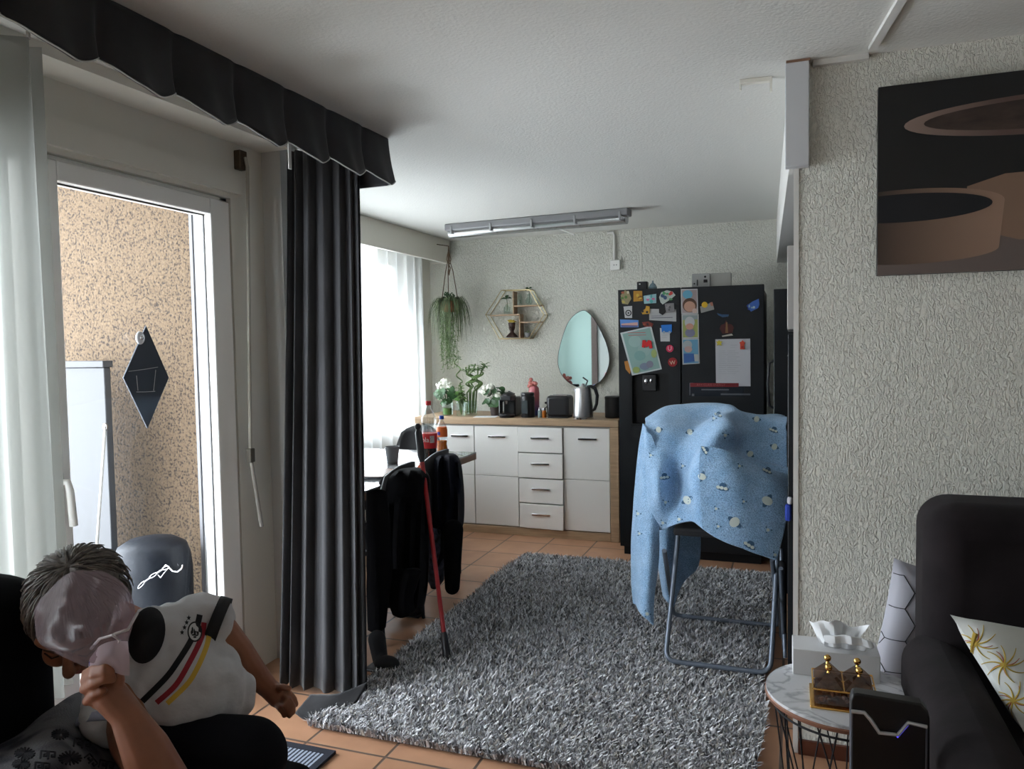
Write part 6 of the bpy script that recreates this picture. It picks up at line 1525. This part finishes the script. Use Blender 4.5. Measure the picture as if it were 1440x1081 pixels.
# clear bag in his hand, in front of the face
bagm = bpy.data.materials.new('clear_bag'); bagm.use_nodes = True; nt = bagm.node_tree; nt.nodes.clear()
out = N(nt, 'OutputMaterial'); m1 = N(nt, 'MixShader'); m2 = N(nt, 'MixShader'); tr = N(nt, 'BsdfTransparent'); df = N(nt, 'BsdfDiffuse'); gl = N(nt, 'BsdfGlossy'); tl = N(nt, 'BsdfTranslucent'); m3 = N(nt, 'MixShader')
tr.inputs[0].default_value = (.92, .84, .86, 1); df.inputs[0].default_value = (.30, .25, .26, 1); tl.inputs[0].default_value = (.28, .22, .24, 1); gl.inputs['Roughness'].default_value = .3; m3.inputs[0].default_value = .5
m1.inputs[0].default_value = .42; m2.inputs[0].default_value = .025
nt.links.new(df.outputs[0], m3.inputs[1]); nt.links.new(tl.outputs[0], m3.inputs[2]); nt.links.new(tr.outputs[0], m1.inputs[1]); nt.links.new(m3.outputs[0], m1.inputs[2]); nt.links.new(m1.outputs[0], m2.inputs[1]); nt.links.new(gl.outputs[0], m2.inputs[2]); nt.links.new(m2.outputs[0], out.inputs[0])
pb = thing('plastic_bag', 'pinkish clear plastic bag puffed up in front of the face, held in one hand', 'bag', pd(150, 950, 1.2))
outl = [(801, 118, 138, 1.28), (808, 92, 160, 1.28), (830, 68, 180, 1.27), (855, 50, 190, 1.26), (880, 49, 186, 1.25), (898, 53, 181, 1.24), (912, 64, 181, 1.22), (926, 94, 182, 1.21), (940, 126, 181, 1.205), (949, 140, 172, 1.203)]
P = []
for k, (py, xl, xr, D_) in enumerate(outl):
    ring_ = []
    for i in range(28):
        a = 2 * math.pi * i / 28; u = .5 - .5 * math.cos(a); px = xl + (xr - xl) * u; th = (xr - xl) / 130 * .05
        ring_.append(pd(px, py + 2.5 * math.sin(px * .16 + k), D_ - th * math.sin(a) * (1 if math.sin(a) > 0 else .35) + .007 * math.sin(px * .14 + k * 1.7) + .004 * math.sin(px * .33 + k * 2.3)))
    P.append(ring_)
cols_ = [resample([P[k][i] for k in range(len(P))], 36) for i in range(28)]
MB().grid([[cols_[i][j] for i in range(28)] + [cols_[0][j]] for j in range(36)]).build('bag_film', bagm, pb, angle=80)
whb = sheer_mat('bag_white', (.62, .52, .56), .25)
MB().grid(sheet([[pd(127, 925, 1.19), pd(140, 908, 1.175), pd(160, 902, 1.175), pd(182, 900, 1.19)], [pd(124, 938, 1.19), pd(142, 930, 1.17), pd(162, 920, 1.17), pd(182, 922, 1.19)], [pd(128, 946, 1.195), pd(145, 942, 1.185), pd(165, 946, 1.18), pd(181, 948, 1.19)]], 24, 20, .006, 4, 40)).build('folded_corner', whb, pb, angle=80)
MB().tube([pd(128, 912, 1.19), pd(140, 898, 1.18), pd(158, 893, 1.175), pd(168, 900, 1.178), pd(162, 915, 1.178)], .0022, 6).tube([pd(193, 862, 1.24), pd(180, 885, 1.21), pd(160, 892, 1.19)], .0025, 6).build('film_crease', M('crease', (.6, .55, .56), .3, alpha=.6), pb)
MB().prism([pd(x, y, 1.186) for x, y in ((125, 930), (129, 932), (128, 937), (125, 936))], (0, 1, 0), .001).build('blue_print', M('print_blue', (.01, .02, .25), .5), pb, smooth=False)
